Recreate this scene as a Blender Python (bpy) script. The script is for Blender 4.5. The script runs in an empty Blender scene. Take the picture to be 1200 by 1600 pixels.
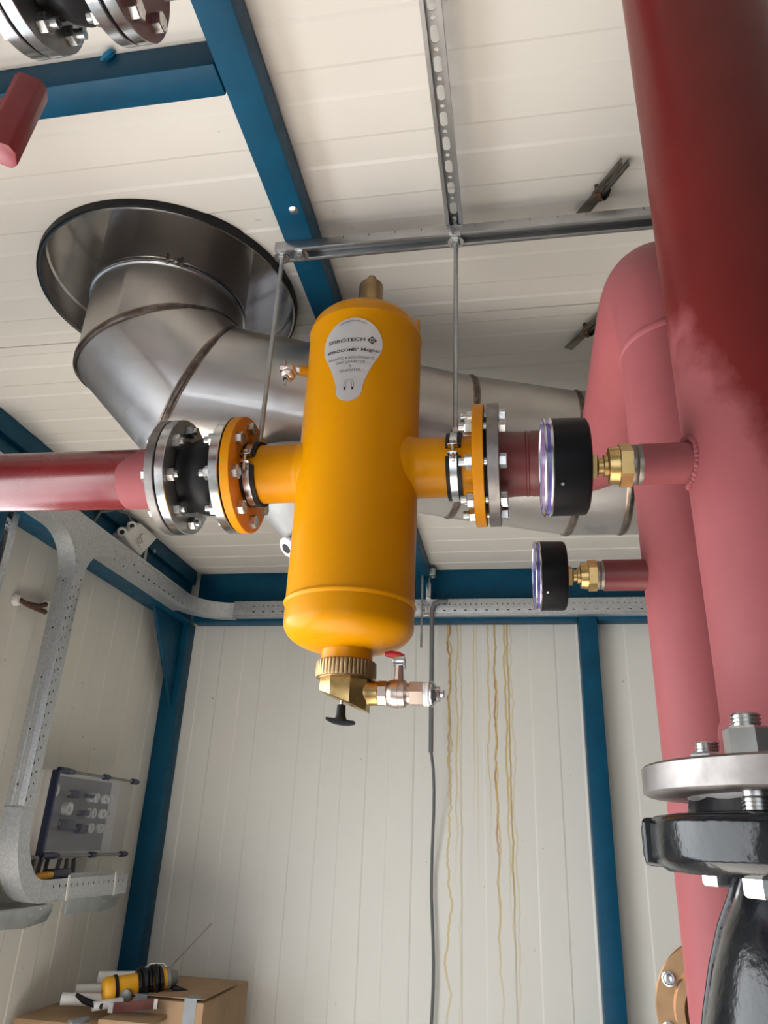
import bpy, bmesh, math, random
from mathutils import Vector as V, Matrix as M
random.seed(7)
SC = bpy.context.scene
COL = SC.collection
PI = math.pi

# ------------------------------------------------------------------ materials
def new_mat(name):
    m = bpy.data.materials.new(name); m.use_nodes = True
    nt = m.node_tree; b = nt.nodes['Principled BSDF']
    return m, nt, b

def N(nt, t, **kw):
    n = nt.nodes.new(t)
    for k, v in kw.items():
        setattr(n, k, v)
    return n

def math_n(nt, op, a, b=None, c=None):
    n = nt.nodes.new('ShaderNodeMath'); n.operation = op
    for i, x in enumerate((a, b, c)):
        if x is None: continue
        if isinstance(x, (int, float)): n.inputs[i].default_value = x
        else: nt.links.new(x, n.inputs[i])
    return n.outputs[0]

def mix_c(nt, fac, a, b):
    n = nt.nodes.new('ShaderNodeMix'); n.data_type = 'RGBA'
    for sock, x in ((n.inputs[0], fac), (n.inputs[6], a), (n.inputs[7], b)):
        if isinstance(x, (int, float)): sock.default_value = x
        elif isinstance(x, (tuple, list)): sock.default_value = (*x[:3], 1)
        else: nt.links.new(x, sock)
    return n.outputs[2]

def noise(nt, scale, detail=3, rough=.55, vec=None, dims='3D', w=None):
    n = nt.nodes.new('ShaderNodeTexNoise'); n.noise_dimensions = dims
    n.inputs['Scale'].default_value = scale
    n.inputs['Detail'].default_value = detail
    n.inputs['Roughness'].default_value = rough
    if dims == '1D':
        nt.links.new(w, n.inputs['W'])
    elif vec is not None:
        nt.links.new(vec, n.inputs['Vector'])
    return n.outputs['Fac']

def ramp(nt, fac, stops):
    r = nt.nodes.new('ShaderNodeValToRGB'); e = r.color_ramp.elements
    while len(e) > 1: e.remove(e[-1])
    for i, (p, c) in enumerate(stops):
        x = e[0] if i == 0 else e.new(p)
        x.position = p
        x.color = (*c, 1) if isinstance(c, tuple) else (c, c, c, 1)
    nt.links.new(fac, r.inputs[0])
    return r.outputs[0]

def bump(nt, b, h, strength=.2, dist=.002):
    n = nt.nodes.new('ShaderNodeBump'); n.inputs['Strength'].default_value = strength
    n.inputs['Distance'].default_value = dist
    nt.links.new(h, n.inputs['Height']); nt.links.new(n.outputs[0], b.inputs['Normal'])

def objco(nt):
    return nt.nodes.new('ShaderNodeTexCoord').outputs['Object']

def simple(name, col, rough=.5, metal=0., var=.06, scale=12, bmp=0., coat=0., spec=None):
    m, nt, b = new_mat(name)
    v = objco(nt); f = noise(nt, scale, 4, .6, v)
    lo = tuple(max(0, c * (1 - var * 1.6)) for c in col); hi = tuple(min(1, c * (1 + var)) for c in col)
    nt.links.new(ramp(nt, f, [(.3, lo), (.7, hi)]), b.inputs['Base Color'])
    r = ramp(nt, noise(nt, scale * 2.3, 3, .6, v), [(.3, max(0, rough - .06)), (.7, min(1, rough + .06))])
    nt.links.new(r, b.inputs['Roughness'])
    b.inputs['Metallic'].default_value = metal
    b.inputs['Coat Weight'].default_value = coat
    b.inputs['Coat Roughness'].default_value = .15
    if spec is not None: b.inputs['Specular IOR Level'].default_value = spec
    if bmp: bump(nt, b, noise(nt, scale * 8, 3, .6, v), bmp, .001)
    return m

MT = {}
MT['yellow'] = simple('yellow_enamel', (.56, .226, .0), .32, 0, .03, 5, .03, 0, .15)
MT['yellow_dull'] = simple('yellow_enamel_flange', (.55, .205, .0), .42, 0, .05, 9, .05, 0, .2)
MT['blue'] = simple('blue_steel_paint', (.003, .066, .130), .45, 0, .12, 14, .05, 0, .18)
MT['zinc'] = simple('zinc_plated_steel', (.62, .63, .64), .22, 1, .10, 22)
MT['zinc_dull'] = simple('dull_flange_face', (.36, .36, .35), .48, 1, .10, 30)
MT['bolt'] = simple('bolt_steel', (.60, .60, .58), .30, 1, .12, 60)
MT['thread'] = simple('threaded_steel', (.42, .42, .40), .38, 1, .12, 60)
MT['raw_steel'] = simple('machined_flange_steel', (.25, .23, .22), .46, 1, .18, 35)
MT['rubber'] = simple('black_rubber', (.010, .010, .011), .5, 0, .2, 20, .05, 0, .22)
MT['black'] = simple('black_plastic', (.009, .009, .010), .45, 0, .2, 30, 0, 0, .25)
MT['black_shell'] = simple('black_gauge_case', (.005, .005, .006), .45, 0, .3, 25, 0, 0, .15)
MT['brass'] = simple('brass', (.50, .34, .14), .32, 1, .12, 40)
MT['brass_dull'] = simple('cast_brass', (.33, .225, .115), .44, 1, .12, 50, .1)
MT['nickel'] = simple('nickel_plated_brass', (.58, .47, .41), .34, 1, .04, 20)
MT['gold'] = simple('gold_lacquered_steel', (.44, .27, .15), .36, 1, .08, 18)
MT['white'] = simple('white_plastic', (.70, .69, .66), .45, 0, .03, 20)
MT['white_ptfe'] = simple('white_thread_tape', (.80, .79, .77), .6, 0, .04, 60, .2)
MT['lever_red'] = simple('red_lever_grip', (.55, .012, .03), .35, 0, .05, 20)
MT['grey_pvc'] = simple('grey_conduit', (.13, .13, .13), .5, 0, .06, 20)
MT['cable'] = simple('grey_cable', (.10, .10, .10), .55, 0, .06, 30)
MT['dark_steel'] = simple('weathered_clip_steel', (.20, .18, .15), .45, .9, .25, 60)
MT['rust'] = simple('rusty_bolt', (.11, .055, .03), .7, .3, .3, 120)
MT['card'] = simple('brown_cardboard', (.33, .21, .115), .8, 0, .10, 8, .15)
MT['card2'] = simple('pale_cardboard', (.42, .28, .17), .8, 0, .06, 8, .1)
MT['tape'] = simple('grey_packing_tape', (.20, .21, .22), .35, 0, .08, 20)
MT['paper'] = simple('white_paper', (.55, .52, .48), .8, 0, .04, 20)
MT['ink'] = simple('black_print', (.012, .012, .012), .6, 0, 0, 10)
MT['ink_grey'] = simple('grey_print', (.10, .10, .10), .6, 0, 0, 10)
MT['tool_yellow'] = simple('yellow_tool_plastic', (.75, .36, .012), .42, 0, .06, 12)
MT['strut'] = simple('rolled_galvanised_strut', (.45, .455, .46), .40, 1, .06, 18)
MT['rod'] = simple('dull_zinc_rod', (.42, .43, .43), .5, .85, .08, 60)
MT['strap'] = simple('rust_brown_webbing', (.13, .035, .025), .7, 0, .12, 30)
MT['navy'] = simple('navy_plastic', (.008, .014, .05), .35, 0, .1, 20)
MT['cyan'] = simple('cyan_film', (.01, .17, .34), .2, 0, .15, 30)
MT['lens_violet'] = simple('violet_reflection_lens', (.10, .075, .34), .14, 0, .05, 20, 0, .5)  # violet reflection painted into the lens colour
MT['hole'] = simple('hole_shade_and_black', (.012, .012, .014), .8, 0, 0, 10)  # shade inside openings painted as flat dark faces; also plain black marks
MT['floor'] = simple('concrete_floor', (.46, .44, .41), .7, 0, .10, 2, .1)
MT['dial'] = simple('gauge_dial_white', (.75, .75, .74), .5, 0, 0, 10)
MT['anvil'] = simple('grey_tool_metal', (.22, .22, .21), .45, .5, .1, 30)
MT['sheet'] = simple('zinc_bracket_sheet', (.44, .47, .47), .42, .85, .10, 14)
MT['label'] = simple('brushed_silver_label', (.58, .57, .57), .45, .55, .05, 8)

def galv():
    m, nt, b = new_mat('spangled_galvanised_steel'); v = objco(nt)
    vo = nt.nodes.new('ShaderNodeTexVoronoi'); vo.inputs['Scale'].default_value = 210
    nt.links.new(v, vo.inputs['Vector'])
    s = nt.nodes.new('ShaderNodeSeparateColor'); nt.links.new(vo.outputs['Color'], s.inputs[0])
    nt.links.new(ramp(nt, s.outputs[0], [(.1, (.50, .515, .53)), (.95, (.62, .635, .65))]), b.inputs['Base Color'])
    nt.links.new(ramp(nt, s.outputs[1], [(0, .46), (1, .56)]), b.inputs['Roughness'])
    b.inputs['Metallic'].default_value = .9
    return m
MT['galv'] = galv()

def stainless(nm='brushed_stainless_flue', rlo=.32, rhi=.43):
    m, nt, b = new_mat(nm); v = objco(nt)
    mp = nt.nodes.new('ShaderNodeMapping'); mp.inputs['Scale'].default_value = (1.2, 1.2, 9)
    nt.links.new(v, mp.inputs['Vector'])
    f = noise(nt, 4, 5, .6, v); g = noise(nt, 14, 4, .6, mp.outputs[0])
    c = mix_c(nt, ramp(nt, f, [(.35, 0.), (.7, 1.)]), (.47, .44, .415), (.60, .575, .555))
    d = ramp(nt, noise(nt, 9, 2, .5, v), [(.18, 1.), (.28, 0.)])
    c = mix_c(nt, math_n(nt, 'MULTIPLY', d, .55), c, (.28, .25, .23))
    nt.links.new(c, b.inputs['Base Color'])
    nt.links.new(ramp(nt, g, [(.3, rlo), (.7, rhi)]), b.inputs['Roughness'])
    b.inputs['Metallic'].default_value = 1
    bump(nt, b, noise(nt, 2.5, 2, .5, v), .12, .01)
    return m
MT['flue'] = stainless()
MT['collar'] = stainless('bright_stainless_collar', .14, .22)
MT['cone'] = simple('dull_stainless_cone', (.30, .295, .285), .62, .7, .06, 12)

def weld():
    m, nt, b = new_mat('heat_tinted_weld'); v = objco(nt)
    c = ramp(nt, noise(nt, 40, 4, .6, v), [(.3, (.06, .048, .042)), (.5, (.13, .105, .09)), (.7, (.24, .21, .20))])
    nt.links.new(c, b.inputs['Base Color']); b.inputs['Metallic'].default_value = .8
    b.inputs['Roughness'].default_value = .42
    bump(nt, b, noise(nt, 120, 2, .5, v), .5, .002)
    return m
MT['weld'] = weld()
MT['tint'] = simple('heat_tinted_stainless', (.30, .215, .155), .36, 1, .25, 25)

def red_paint(name, patch):
    """red oxide primer: dull pink overspray with a glossy dark red coat where 'patch' says so"""
    m, nt, b = new_mat(name); v = objco(nt)
    f = noise(nt, 6, 5, .65, v)
    base = mix_c(nt, ramp(nt, f, [(.3, 0.), (.7, 1.)]), (.225, .056, .060), (.270, .074, .079))
    gloss_c = mix_c(nt, ramp(nt, noise(nt, 5, 4, .6, v), [(.4, 0.), (.75, 1.)]), (.095, .007, .006), (.145, .013, .012))
    sep = nt.nodes.new('ShaderNodeSeparateXYZ'); nt.links.new(v, sep.inputs[0])
    if patch is None:
        fac = ramp(nt, noise(nt, 7, 4, .6, v), [(.62, 0.), (.75, .55)])
    else:
        # gloss above a ragged line of height 'patch' (object z), sloping along x
        h = math_n(nt, 'ADD', sep.outputs[2], math_n(nt, 'MULTIPLY', sep.outputs[0], patch[1]))
        h = math_n(nt, 'ADD', h, math_n(nt, 'MULTIPLY', math_n(nt, 'SUBTRACT', noise(nt, 16, 5, .65, v), .5), .16))
        mr = nt.nodes.new('ShaderNodeMapRange'); nt.links.new(h, mr.inputs[0])
        mr.inputs[1].default_value = patch[0] - .02; mr.inputs[2].default_value = patch[0] + .03
        fac = mr.outputs[0]
    mp = nt.nodes.new('ShaderNodeMapping'); mp.inputs['Scale'].default_value = (30, 30, 4)
    mp.inputs['Rotation'].default_value = (.5, .9, .3)
    nt.links.new(v, mp.inputs['Vector'])
    scr = ramp(nt, noise(nt, 1.6, 6, .7, mp.outputs[0]), [(.68, 0.), (.78, .35)])
    c = mix_c(nt, fac, base, gloss_c)
    c = mix_c(nt, scr, c, (.42, .16, .15))
    nt.links.new(c, b.inputs['Base Color'])
    r = nt.nodes.new('ShaderNodeMix'); nt.links.new(fac, r.inputs[0])
    r.inputs[2].default_value = .56; r.inputs[3].default_value = .34
    b.inputs['Specular IOR Level'].default_value = .18
    nt.links.new(r.outputs[0], b.inputs['Roughness'])
    bump(nt, b, noise(nt, 180, 3, .6, v), .12, .001)
    return m
MT['red'] = red_paint('red_primer_dull', None)
MT['red_big'] = red_paint('red_primer_with_gloss_coat', (1.616, 3.5))
MT['red_left'] = simple('red_primer_glossy', (.15, .011, .012), .24, 0, .10, 7, .03, 0, .75)
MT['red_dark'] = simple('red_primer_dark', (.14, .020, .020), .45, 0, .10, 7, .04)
MT['red_handle'] = simple('red_cast_handle', (.20, .013, .018), .42, 0, .06, 12, .05)

def cast_black():
    m, nt, b = new_mat('black_gloss_casting'); v = objco(nt)
    b.inputs['Base Color'].default_value = (.006, .007, .009, 1)
    b.inputs['Roughness'].default_value = .17; b.inputs['Specular IOR Level'].default_value = .32
    bump(nt, b, noise(nt, 95, 3, .55, v), .16, .003)
    return m
MT['cast'] = cast_black()

def panel(name, col, stains=None, dirt=.5):
    m, nt, b = new_mat(name); v = objco(nt)
    f = noise(nt, 1.6, 4, .6, v)
    c = mix_c(nt, ramp(nt, f, [(.3, 0.), (.7, 1.)]), tuple(x * .955 for x in col), col)
    sp = ramp(nt, noise(nt, 11, 5, .75, v), [(.70, 0.), (.80, dirt * .35)])
    c = mix_c(nt, sp, c, tuple(x * .62 for x in col))
    dots = ramp(nt, noise(nt, 42, 1, .5, v), [(.795, 0.), (.82, dirt)])
    c = mix_c(nt, dots, c, (.22, .20, .17))
    if stains:
        sep = nt.nodes.new('ShaderNodeSeparateXYZ'); nt.links.new(v, sep.inputs[0])
        x, z = sep.outputs[0], sep.outputs[2]
        for i, (x0, w, amp, colr, zlo, k) in enumerate(stains):
            zz = math_n(nt, 'ADD', z, i * 3.71)
            wob = math_n(nt, 'MULTIPLY', math_n(nt, 'SUBTRACT', noise(nt, 5.5, 3, .6, None, '1D', zz), .5), amp)
            d = math_n(nt, 'ABSOLUTE', math_n(nt, 'SUBTRACT', math_n(nt, 'SUBTRACT', x, x0), wob))
            edge = nt.nodes.new('ShaderNodeMapRange'); nt.links.new(d, edge.inputs[0])
            edge.inputs[1].default_value = w; edge.inputs[2].default_value = w * .35
            edge.inputs[3].default_value = 0; edge.inputs[4].default_value = 1
            low = nt.nodes.new('ShaderNodeMapRange'); nt.links.new(z, low.inputs[0])
            low.inputs[1].default_value = zlo; low.inputs[2].default_value = zlo + .5
            a = math_n(nt, 'MULTIPLY', edge.outputs[0], low.outputs[0])
            a = math_n(nt, 'MULTIPLY', a, k)
            c = mix_c(nt, a, c, colr)
    nt.links.new(c, b.inputs['Base Color'])
    b.inputs['Roughness'].default_value = .42
    b.inputs['Specular IOR Level'].default_value = .35
    return m
OR, YE, PA = (.42, .20, .055), (.55, .42, .17), (.60, .52, .33)
MT['ceil'] = panel('cream_ceiling_panel', (.71, .665, .60), None, .25)
MT['wall'] = panel('cream_wall_panel', (.68, .655, .59), None, .6)
MT['wall_b'] = panel('cream_wall_panel_with_runs', (.68, .665, .615), [
    (-.283, .0065, .05, OR, 1.55, .95), (-.282, .006, .06, YE, .6, .8), (-.252, .005, .03, YE, 1.3, .8), (-.236, .004, .03, PA, .6, .7),
    (-.180, .004, .012, YE, 1.5, .6), (-.166, .004, .012, PA, 1.2, .6), (-.118, .0045, .03, YE, 1.4, .8), (-.090, .0055, .035, OR, 1.1, .95),
    (-.088, .005, .04, YE, .7, .8), (-.047, .006, .03, YE, 1.2, .95), (-.035, .0055, .03, YE, .9, .9), (-.020, .005, .035, PA, .6, .7)], .6)

MT['wall_dark'] = simple('dark_wall_cut_fill', (.085, .08, .08), .6, 0, .1, 2)  # unseen right and front walls, coloured dark to cut fill light
MT['panel_grey'] = simple('grey_front_panel', (.26, .26, .265), .5, 0, .04, 20)
def glass_mat():
    m = bpy.data.materials.new('smoked_clear_cover'); m.use_nodes = True; nt = m.node_tree
    nt.nodes.remove(nt.nodes['Principled BSDF']); out = nt.nodes['Material Output']
    tr = nt.nodes.new('ShaderNodeBsdfTransparent'); tr.inputs[0].default_value = (.90, .91, .93, 1)
    gl = nt.nodes.new('ShaderNodeBsdfGlossy'); gl.inputs['Roughness'].default_value = .12; gl.inputs[0].default_value = (.9, .9, .95, 1)
    mx = nt.nodes.new('ShaderNodeMixShader'); mx.inputs[0].default_value = .045
    nt.links.new(tr.outputs[0], mx.inputs[1]); nt.links.new(gl.outputs[0], mx.inputs[2]); nt.links.new(mx.outputs[0], out.inputs[0])
    return m
MT['cover'] = glass_mat()

# ------------------------------------------------------------------ mesh builder
def frame(axis):
    a = V(axis).normalized()
    u = a.cross(V((0, 0, 1))) if abs(a.z) < .95 else a.cross(V((0, 1, 0)))
    u.normalize(); w = a.cross(u).normalized()
    return a, u, w

class MB:
    def __init__(s): s.v = []; s.f = []; s.mi = []
    def add(s, vs, fs, mi=0):
        o = len(s.v); s.v += [V(p) for p in vs]
        for f in fs: s.f.append([i + o for i in f]); s.mi.append(mi)
        return s
    def box(s, c, size, rot=None, mi=0):
        h = V(size) / 2; c = V(c); vs = []
        for x in (-1, 1):
            for y in (-1, 1):
                for z in (-1, 1):
                    p = V((x * h.x, y * h.y, z * h.z))
                    vs.append(c + (rot @ p if rot else p))
        return s.add(vs, [(0, 1, 3, 2), (4, 6, 7, 5), (0, 4, 5, 1), (2, 3, 7, 6), (0, 2, 6, 4), (1, 5, 7, 3)], mi)
    def span(s, a, b, mi=0):
        a, b = V(a), V(b)
        return s.box((a + b) / 2, (abs(b.x - a.x), abs(b.y - a.y), abs(b.z - a.z)), None, mi)
    def lathe(s, o, axis, prof, n=32, mi=0, cap0=True, cap1=True, phase=0., arc=None):
        """prof: list of (distance along axis, radius)"""
        o = V(o); a, u, w = frame(axis); vs = []; fs = []
        full = arc is None
        a0, a1 = (0, 2 * PI) if full else arc
        m = n if full else n + 1
        for d, r in prof:
            for k in range(m):
                t = phase + a0 + (a1 - a0) * k / n
                vs.append(o + a * d + (u * math.cos(t) + w * math.sin(t)) * r)
        for i in range(len(prof) - 1):
            for k in range(n):
                k2 = (k + 1) % m
                fs.append((i * m + k, (i + 1) * m + k, (i + 1) * m + k2, i * m + k2))
        if full:
            if cap0 and prof[0][1] > 1e-6: fs.append(tuple(range(m)))
            if cap1 and prof[-1][1] > 1e-6: fs.append(tuple(reversed(range((len(prof) - 1) * m, len(prof) * m))))
        return s.add(vs, fs, mi)
    def cyl(s, p0, p1, r0, r1=None, n=24, mi=0, phase=0.):
        d = V(p1) - V(p0)
        return s.lathe(p0, d, [(0, r0), (d.length, r0 if r1 is None else r1)], n, mi, phase=phase)
    def ring(s, o, axis, ri, ro, h, n=48, mi=0):
        return s.lathe(o, axis, [(0, ri), (0, ro), (h, ro), (h, ri), (0, ri)], n, mi, False, False)
    def hexa(s, o, axis, af, h, mi=0, phase=0., ch=.0012):
        R = af / math.sqrt(3)
        return s.lathe(o, axis, [(0, R), (h - ch, R), (h, R * .9)], 6, mi, phase=phase)
    def tube(s, pts, r, n=16, mi=0, caps=True, mitre=False):
        pts = [V(p) for p in pts]; vs = []; fs = []
        rs = r if isinstance(r, (list, tuple)) else [r] * len(pts)
        T = []
        for i in range(len(pts)):
            if i == 0: t = pts[1] - pts[0]
            elif i == len(pts) - 1: t = pts[-1] - pts[-2]
            else: t = (pts[i + 1] - pts[i]).normalized() + (pts[i] - pts[i - 1]).normalized()
            T.append(t.normalized())
        d0 = (pts[1] - pts[0]).normalized()
        _, u, _ = frame(d0)
        prev = d0
        for i, p in enumerate(pts):
            d = (pts[i] - pts[i - 1]).normalized() if i else d0
            q = prev.rotation_difference(d); u = (q @ u).normalized(); prev = d
            w = d.cross(u).normalized()
            for k in range(n):
                t = 2 * PI * k / n; off = (u * math.cos(t) + w * math.sin(t)) * rs[i]
                den = d.dot(T[i])
                off2 = off - d * (off.dot(T[i]) / den)      # slide onto the mitre plane
                vs.append(p + off2)
        for i in range(len(pts) - 1):
            for k in range(n):
                k2 = (k + 1) % n
                fs.append((i * n + k, i * n + k2, (i + 1) * n + k2, (i + 1) * n + k))
        if caps:
            fs.append(tuple(reversed(range(n)))); fs.append(tuple(range((len(pts) - 1) * n, len(pts) * n)))
        return s.add(vs, fs, mi)
    def sphere(s, c, r, n=20, m=12, mi=0, sc=(1, 1, 1)):
        c = V(c); prof = [(-math.cos(PI * i / m), max(1e-5, math.sin(PI * i / m))) for i in range(m + 1)]
        o = len(s.v); s.lathe((0, 0, 0), (0, 0, 1), prof, n, mi)
        for i in range(o, len(s.v)):
            p = s.v[i]; s.v[i] = c + V((p.x * r * sc[0], p.y * r * sc[1], p.z * r * sc[2]))
        return s
    def prism(s, poly, o, u, w, d, mi=0):
        """polygon (a,b) in the plane o + a*u + b*w, extruded by the vector d"""
        o, u, w, d = V(o), V(u), V(w), V(d); n = len(poly)
        vs = [o + u * a + w * b for a, b in poly] + [o + u * a + w * b + d for a, b in poly]
        fs = [tuple(range(n)), tuple(reversed(range(n, 2 * n)))]
        for i in range(n):
            j = (i + 1) % n; fs.append((i, i + n, j + n, j))
        return s.add(vs, fs, mi)
    def build(s, name, mats, parent=None, bevel=0., smooth=35, seg=2):
        if not isinstance(mats, (list, tuple)): mats = [mats]
        o0 = parent['_o'] if parent is not None else None
        org = V(o0) if o0 is not None else V((0, 0, 0))
        me = bpy.data.meshes.new(name)
        bm = bmesh.new()
        bv = [bm.verts.new(p - org) for p in s.v]
        for f, mi in zip(s.f, s.mi):
            try: fc = bm.faces.new([bv[i] for i in f]); fc.material_index = mi
            except ValueError: pass
        bmesh.ops.remove_doubles(bm, verts=bm.verts, dist=1e-6)
        bmesh.ops.recalc_face_normals(bm, faces=bm.faces)
        if bevel:
            es = [e for e in bm.edges if len(e.link_faces) == 2 and e.calc_face_angle(0) > .6]
            bmesh.ops.bevel(bm, geom=es, offset=bevel, segments=seg, profile=.5, affect='EDGES', clamp_overlap=True)
        bm.to_mesh(me); bm.free()
        for m in mats: me.materials.append(MT[m])
        me.polygons.foreach_set('use_smooth', [True] * len(me.polygons))
        try: me.set_sharp_from_angle(angle=math.radians(smooth))
        except Exception: pass
        ob = bpy.data.objects.new(name, me); COL.objects.link(ob)
        if parent is not None:
            ob.parent = parent; ob['_o'] = tuple(org)
        return ob

def thing(name, loc, label, cat, group=None):
    o = bpy.data.objects.new(name, None); COL.objects.link(o)
    o.location = loc; o.empty_display_size = .05
    o['_o'] = tuple(loc); o['label'] = label; o['category'] = cat
    if group: o['group'] = group
    return o

def tag(o, label, cat, group=None):
    o['label'] = label; o['category'] = cat
    if group: o['group'] = group
    return o

def struct(o):
    o['kind'] = 'structure'; return o

def text_mesh(body, size, sx=1., bold=0., shear=0.):
    """outline lettering as flat polygons: list of verts (x,y) and faces, centred on x"""
    cu = bpy.data.curves.new('t', 'FONT'); cu.body = body; cu.size = size; cu.align_x = 'CENTER'; cu.align_y = 'CENTER'
    cu.offset = bold; cu.shear = shear; cu.resolution_u = 3
    ob = bpy.data.objects.new('t', cu); COL.objects.link(ob)
    dg = bpy.context.evaluated_depsgraph_get(); dg.update()
    me = bpy.data.meshes.new_from_object(ob.evaluated_get(dg))
    vs = [(v.co.x * sx, v.co.y) for v in me.vertices]; fs = [tuple(p.vertices) for p in me.polygons]
    bpy.data.objects.remove(ob); bpy.data.curves.remove(cu); bpy.data.meshes.remove(me)
    return vs, fs

def hexbolt(mb, p, ax, af=.0205, head=.0105, r=.0066, ln=.05, ph=0.):
    """bolt with its head at p, head pointing along ax, shank running the other way"""
    p, ax = V(p), V(ax).normalized()
    mb.hexa(p, ax, af, head, 0, ph)
    mb.cyl(p - ax * ln, p, r, r, 12)
    return mb
def hexnut(mb, p, ax, af=.0205, h=.0120, ph=0.):
    mb.lathe(p, ax, [(0, af * .53), (.0012, af / math.sqrt(3)), (h - .0012, af / math.sqrt(3)), (h, af * .53)], 6, phase=ph)
    return mb

# ------------------------------------------------------------------ camera (solved from the vanishing points of the plant room)
f_px = 1164.
Zc = V((116, -2662, f_px)).normalized(); Dc = V((215, 520, f_px))
Dc = (Dc - Zc * Dc.dot(Zc)).normalized(); Xc = Dc.cross(Zc)
if Xc.x < 0: Xc = -Xc
cam_d = bpy.data.cameras.new('camera'); cam = bpy.data.objects.new('camera', cam_d); COL.objects.link(cam)
right = V((Xc.x, Dc.x, Zc.x)); up = -V((Xc.y, Dc.y, Zc.y)); fwd = V((Xc.z, Dc.z, Zc.z))
cam.matrix_world = M(((right.x, up.x, -fwd.x, 0), (right.y, up.y, -fwd.y, 0), (right.z, up.z, -fwd.z, 1.5), (0, 0, 0, 1)))
cam_d.sensor_fit = 'VERTICAL'; cam_d.sensor_height = 36; cam_d.lens = f_px / 1600 * 36
cam_d.clip_start = .02
SC.camera = cam

# ------------------------------------------------------------------ room shell
ZC = 2.612; XL, XR, YF, YB = -1.56, 2.2, -2.0, 3.22
# floor
struct(MB().span((XL - .1, YF - .1, -.1), (XR + .1, YB + .1, 0)).build('floor', 'floor'))

def ribbed(name, mat, u0, u1, marks, fn, back, step=.0028, run=.006):
    """panel sheet with shallow ribs. marks: sorted (position, +1 step out / -1 step in). fn(u, w, depth) -> point; w in (0, 1)"""
    prof = [(u0, 0.)]; d = 0.
    for p, s_ in marks:
        if not (u0 + run < p < u1 - run): continue
        if s_ == 0:      # panel joint: narrow groove
            prof += [(p - .002, d), (p - .001, d - .006), (p + .001, d - .006), (p + .002, d)]
            continue
        nd = step if s_ > 0 else 0.
        prof += [(p - run / 2, d), (p + run / 2, nd)]; d = nd
    prof.append((u1, d))
    n = len(prof); mb = MB(); vs = []
    for w in (0, 1):
        vs += [fn(u, w, dd) for u, dd in prof]
        vs += [fn(u0, w, -back), fn(u1, w, -back)]
    m = n + 2; fs = []
    for i in range(n - 1): fs.append((i, i + 1, m + i + 1, m + i))
    fs.append((n, m + n, m + n + 1, n + 1)); fs.append((0, m, m + n, n)); fs.append((n - 1, n + 1, m + n + 1, m + n - 1))
    # end caps as strips so that the concave outline stays clean
    for b_ in (0, m):
        fs.append(tuple([b_ + n] + [b_ + i for i in range(n)] + [b_ + n + 1]))
    mb.add(vs, fs)
    return mb.build(name, mat, smooth=10)

cm = []
k = -24
while .818 + .1322 * k < 3.3:
    yl = .818 + .1322 * k
    cm += [(yl, 1), (yl + .077, -1)]
    k += 1
cm += [(1.387, 0), (2.672, 0), (.101, 0), (-1.185, 0)]
cm.sort()
ceil = ribbed('ceiling', 'ceil', YF, YB + .1, cm, lambda u, w, d: (XL - .1 + (XR - XL + .2) * w, u, ZC - d), .11)
struct(ceil)
# round roof opening for the flue, cut through the ceiling slab
RC = V((-.746, 1.252, 0)); RR = .280
cut = MB().cyl((RC.x, RC.y, 2.4), (RC.x, RC.y, 2.9), RR + .004, n=72).build('cutter', 'ceil')
md = ceil.modifiers.new('b', 'BOOLEAN'); md.operation = 'DIFFERENCE'; md.object = cut; md.solver = 'EXACT'
dg = bpy.context.evaluated_depsgraph_get(); dg.update()
nm = bpy.data.meshes.new_from_object(ceil.evaluated_get(dg))
ceil.modifiers.clear(); ceil.data = nm; bpy.data.objects.remove(cut)
try: nm.set_sharp_from_angle(angle=math.radians(10))
except Exception: pass

wm = []
for k in range(-4, 22):
    x = -1.423 + .1985 * k
    wm += [(x, -1), (x + .092, 1)]
wm += [(-.438 + .006, 0)]
wm.sort()
struct(ribbed('wall_back', 'wall_b', XL - .1, XR + .1, wm, lambda u, w, d: (u, YB - d, ZC * w), .1, .0022))

# left wall, with a daylight doorway beside the camera
DY0, DY1, DZ = -.10, 1.66, 2.12
lm = []
for k in range(0, 14):
    y = DY1 + .11 + .1985 * k
    lm += [(y, -1), (y + .092, 1)]
lm += [(2.30, 0)]
lm.sort()
wl = ribbed('wall_left', 'wall', DY1, YB, lm, lambda u, w, d: (XL + d, u, ZC * w), .1, .0017)
struct(wl)
struct(MB().span((XL - .1, YF, 0), (XL, DY0, ZC)).build('wall_left', 'wall'))
struct(MB().span((XL - .1, DY0, DZ), (XL, DY1, ZC)).build('wall_left', 'wall'))
df = MB()
for y in (DY0, DY1): df.box((XL - .04, y + (.02 if y == DY0 else -.02), DZ / 2), (.12, .04, DZ))
df.box((XL - .04, (DY0 + DY1) / 2, DZ - .02), (.12, DY1 - DY0, .04))
struct(df.build('door_1', 'blue'))
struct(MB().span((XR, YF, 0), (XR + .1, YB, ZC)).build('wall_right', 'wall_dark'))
# front wall behind the camera with an open doorway added for fill light
WX0, WX1, WZ0, WZ1 = -1.30, .45, 0., 2.1
fw = MB(); fw.span((XL - .1, YF - .1, 0), (WX0, YF, ZC)); fw.span((WX1, YF - .1, 0), (XR + .1, YF, ZC))
fw.span((WX0, YF - .1, WZ1), (WX1, YF, ZC))
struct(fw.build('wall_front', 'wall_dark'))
wf = MB()
for x in (WX0, WX1): wf.box((x, YF - .04, (WZ0 + WZ1) / 2), (.05, .08, WZ1 - WZ0 + .05))
for z in (WZ1,): wf.box(((WX0 + WX1) / 2, YF - .04, z), (WX1 - WX0, .08, .05))
struct(wf.build('door_added', 'blue'))

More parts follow.
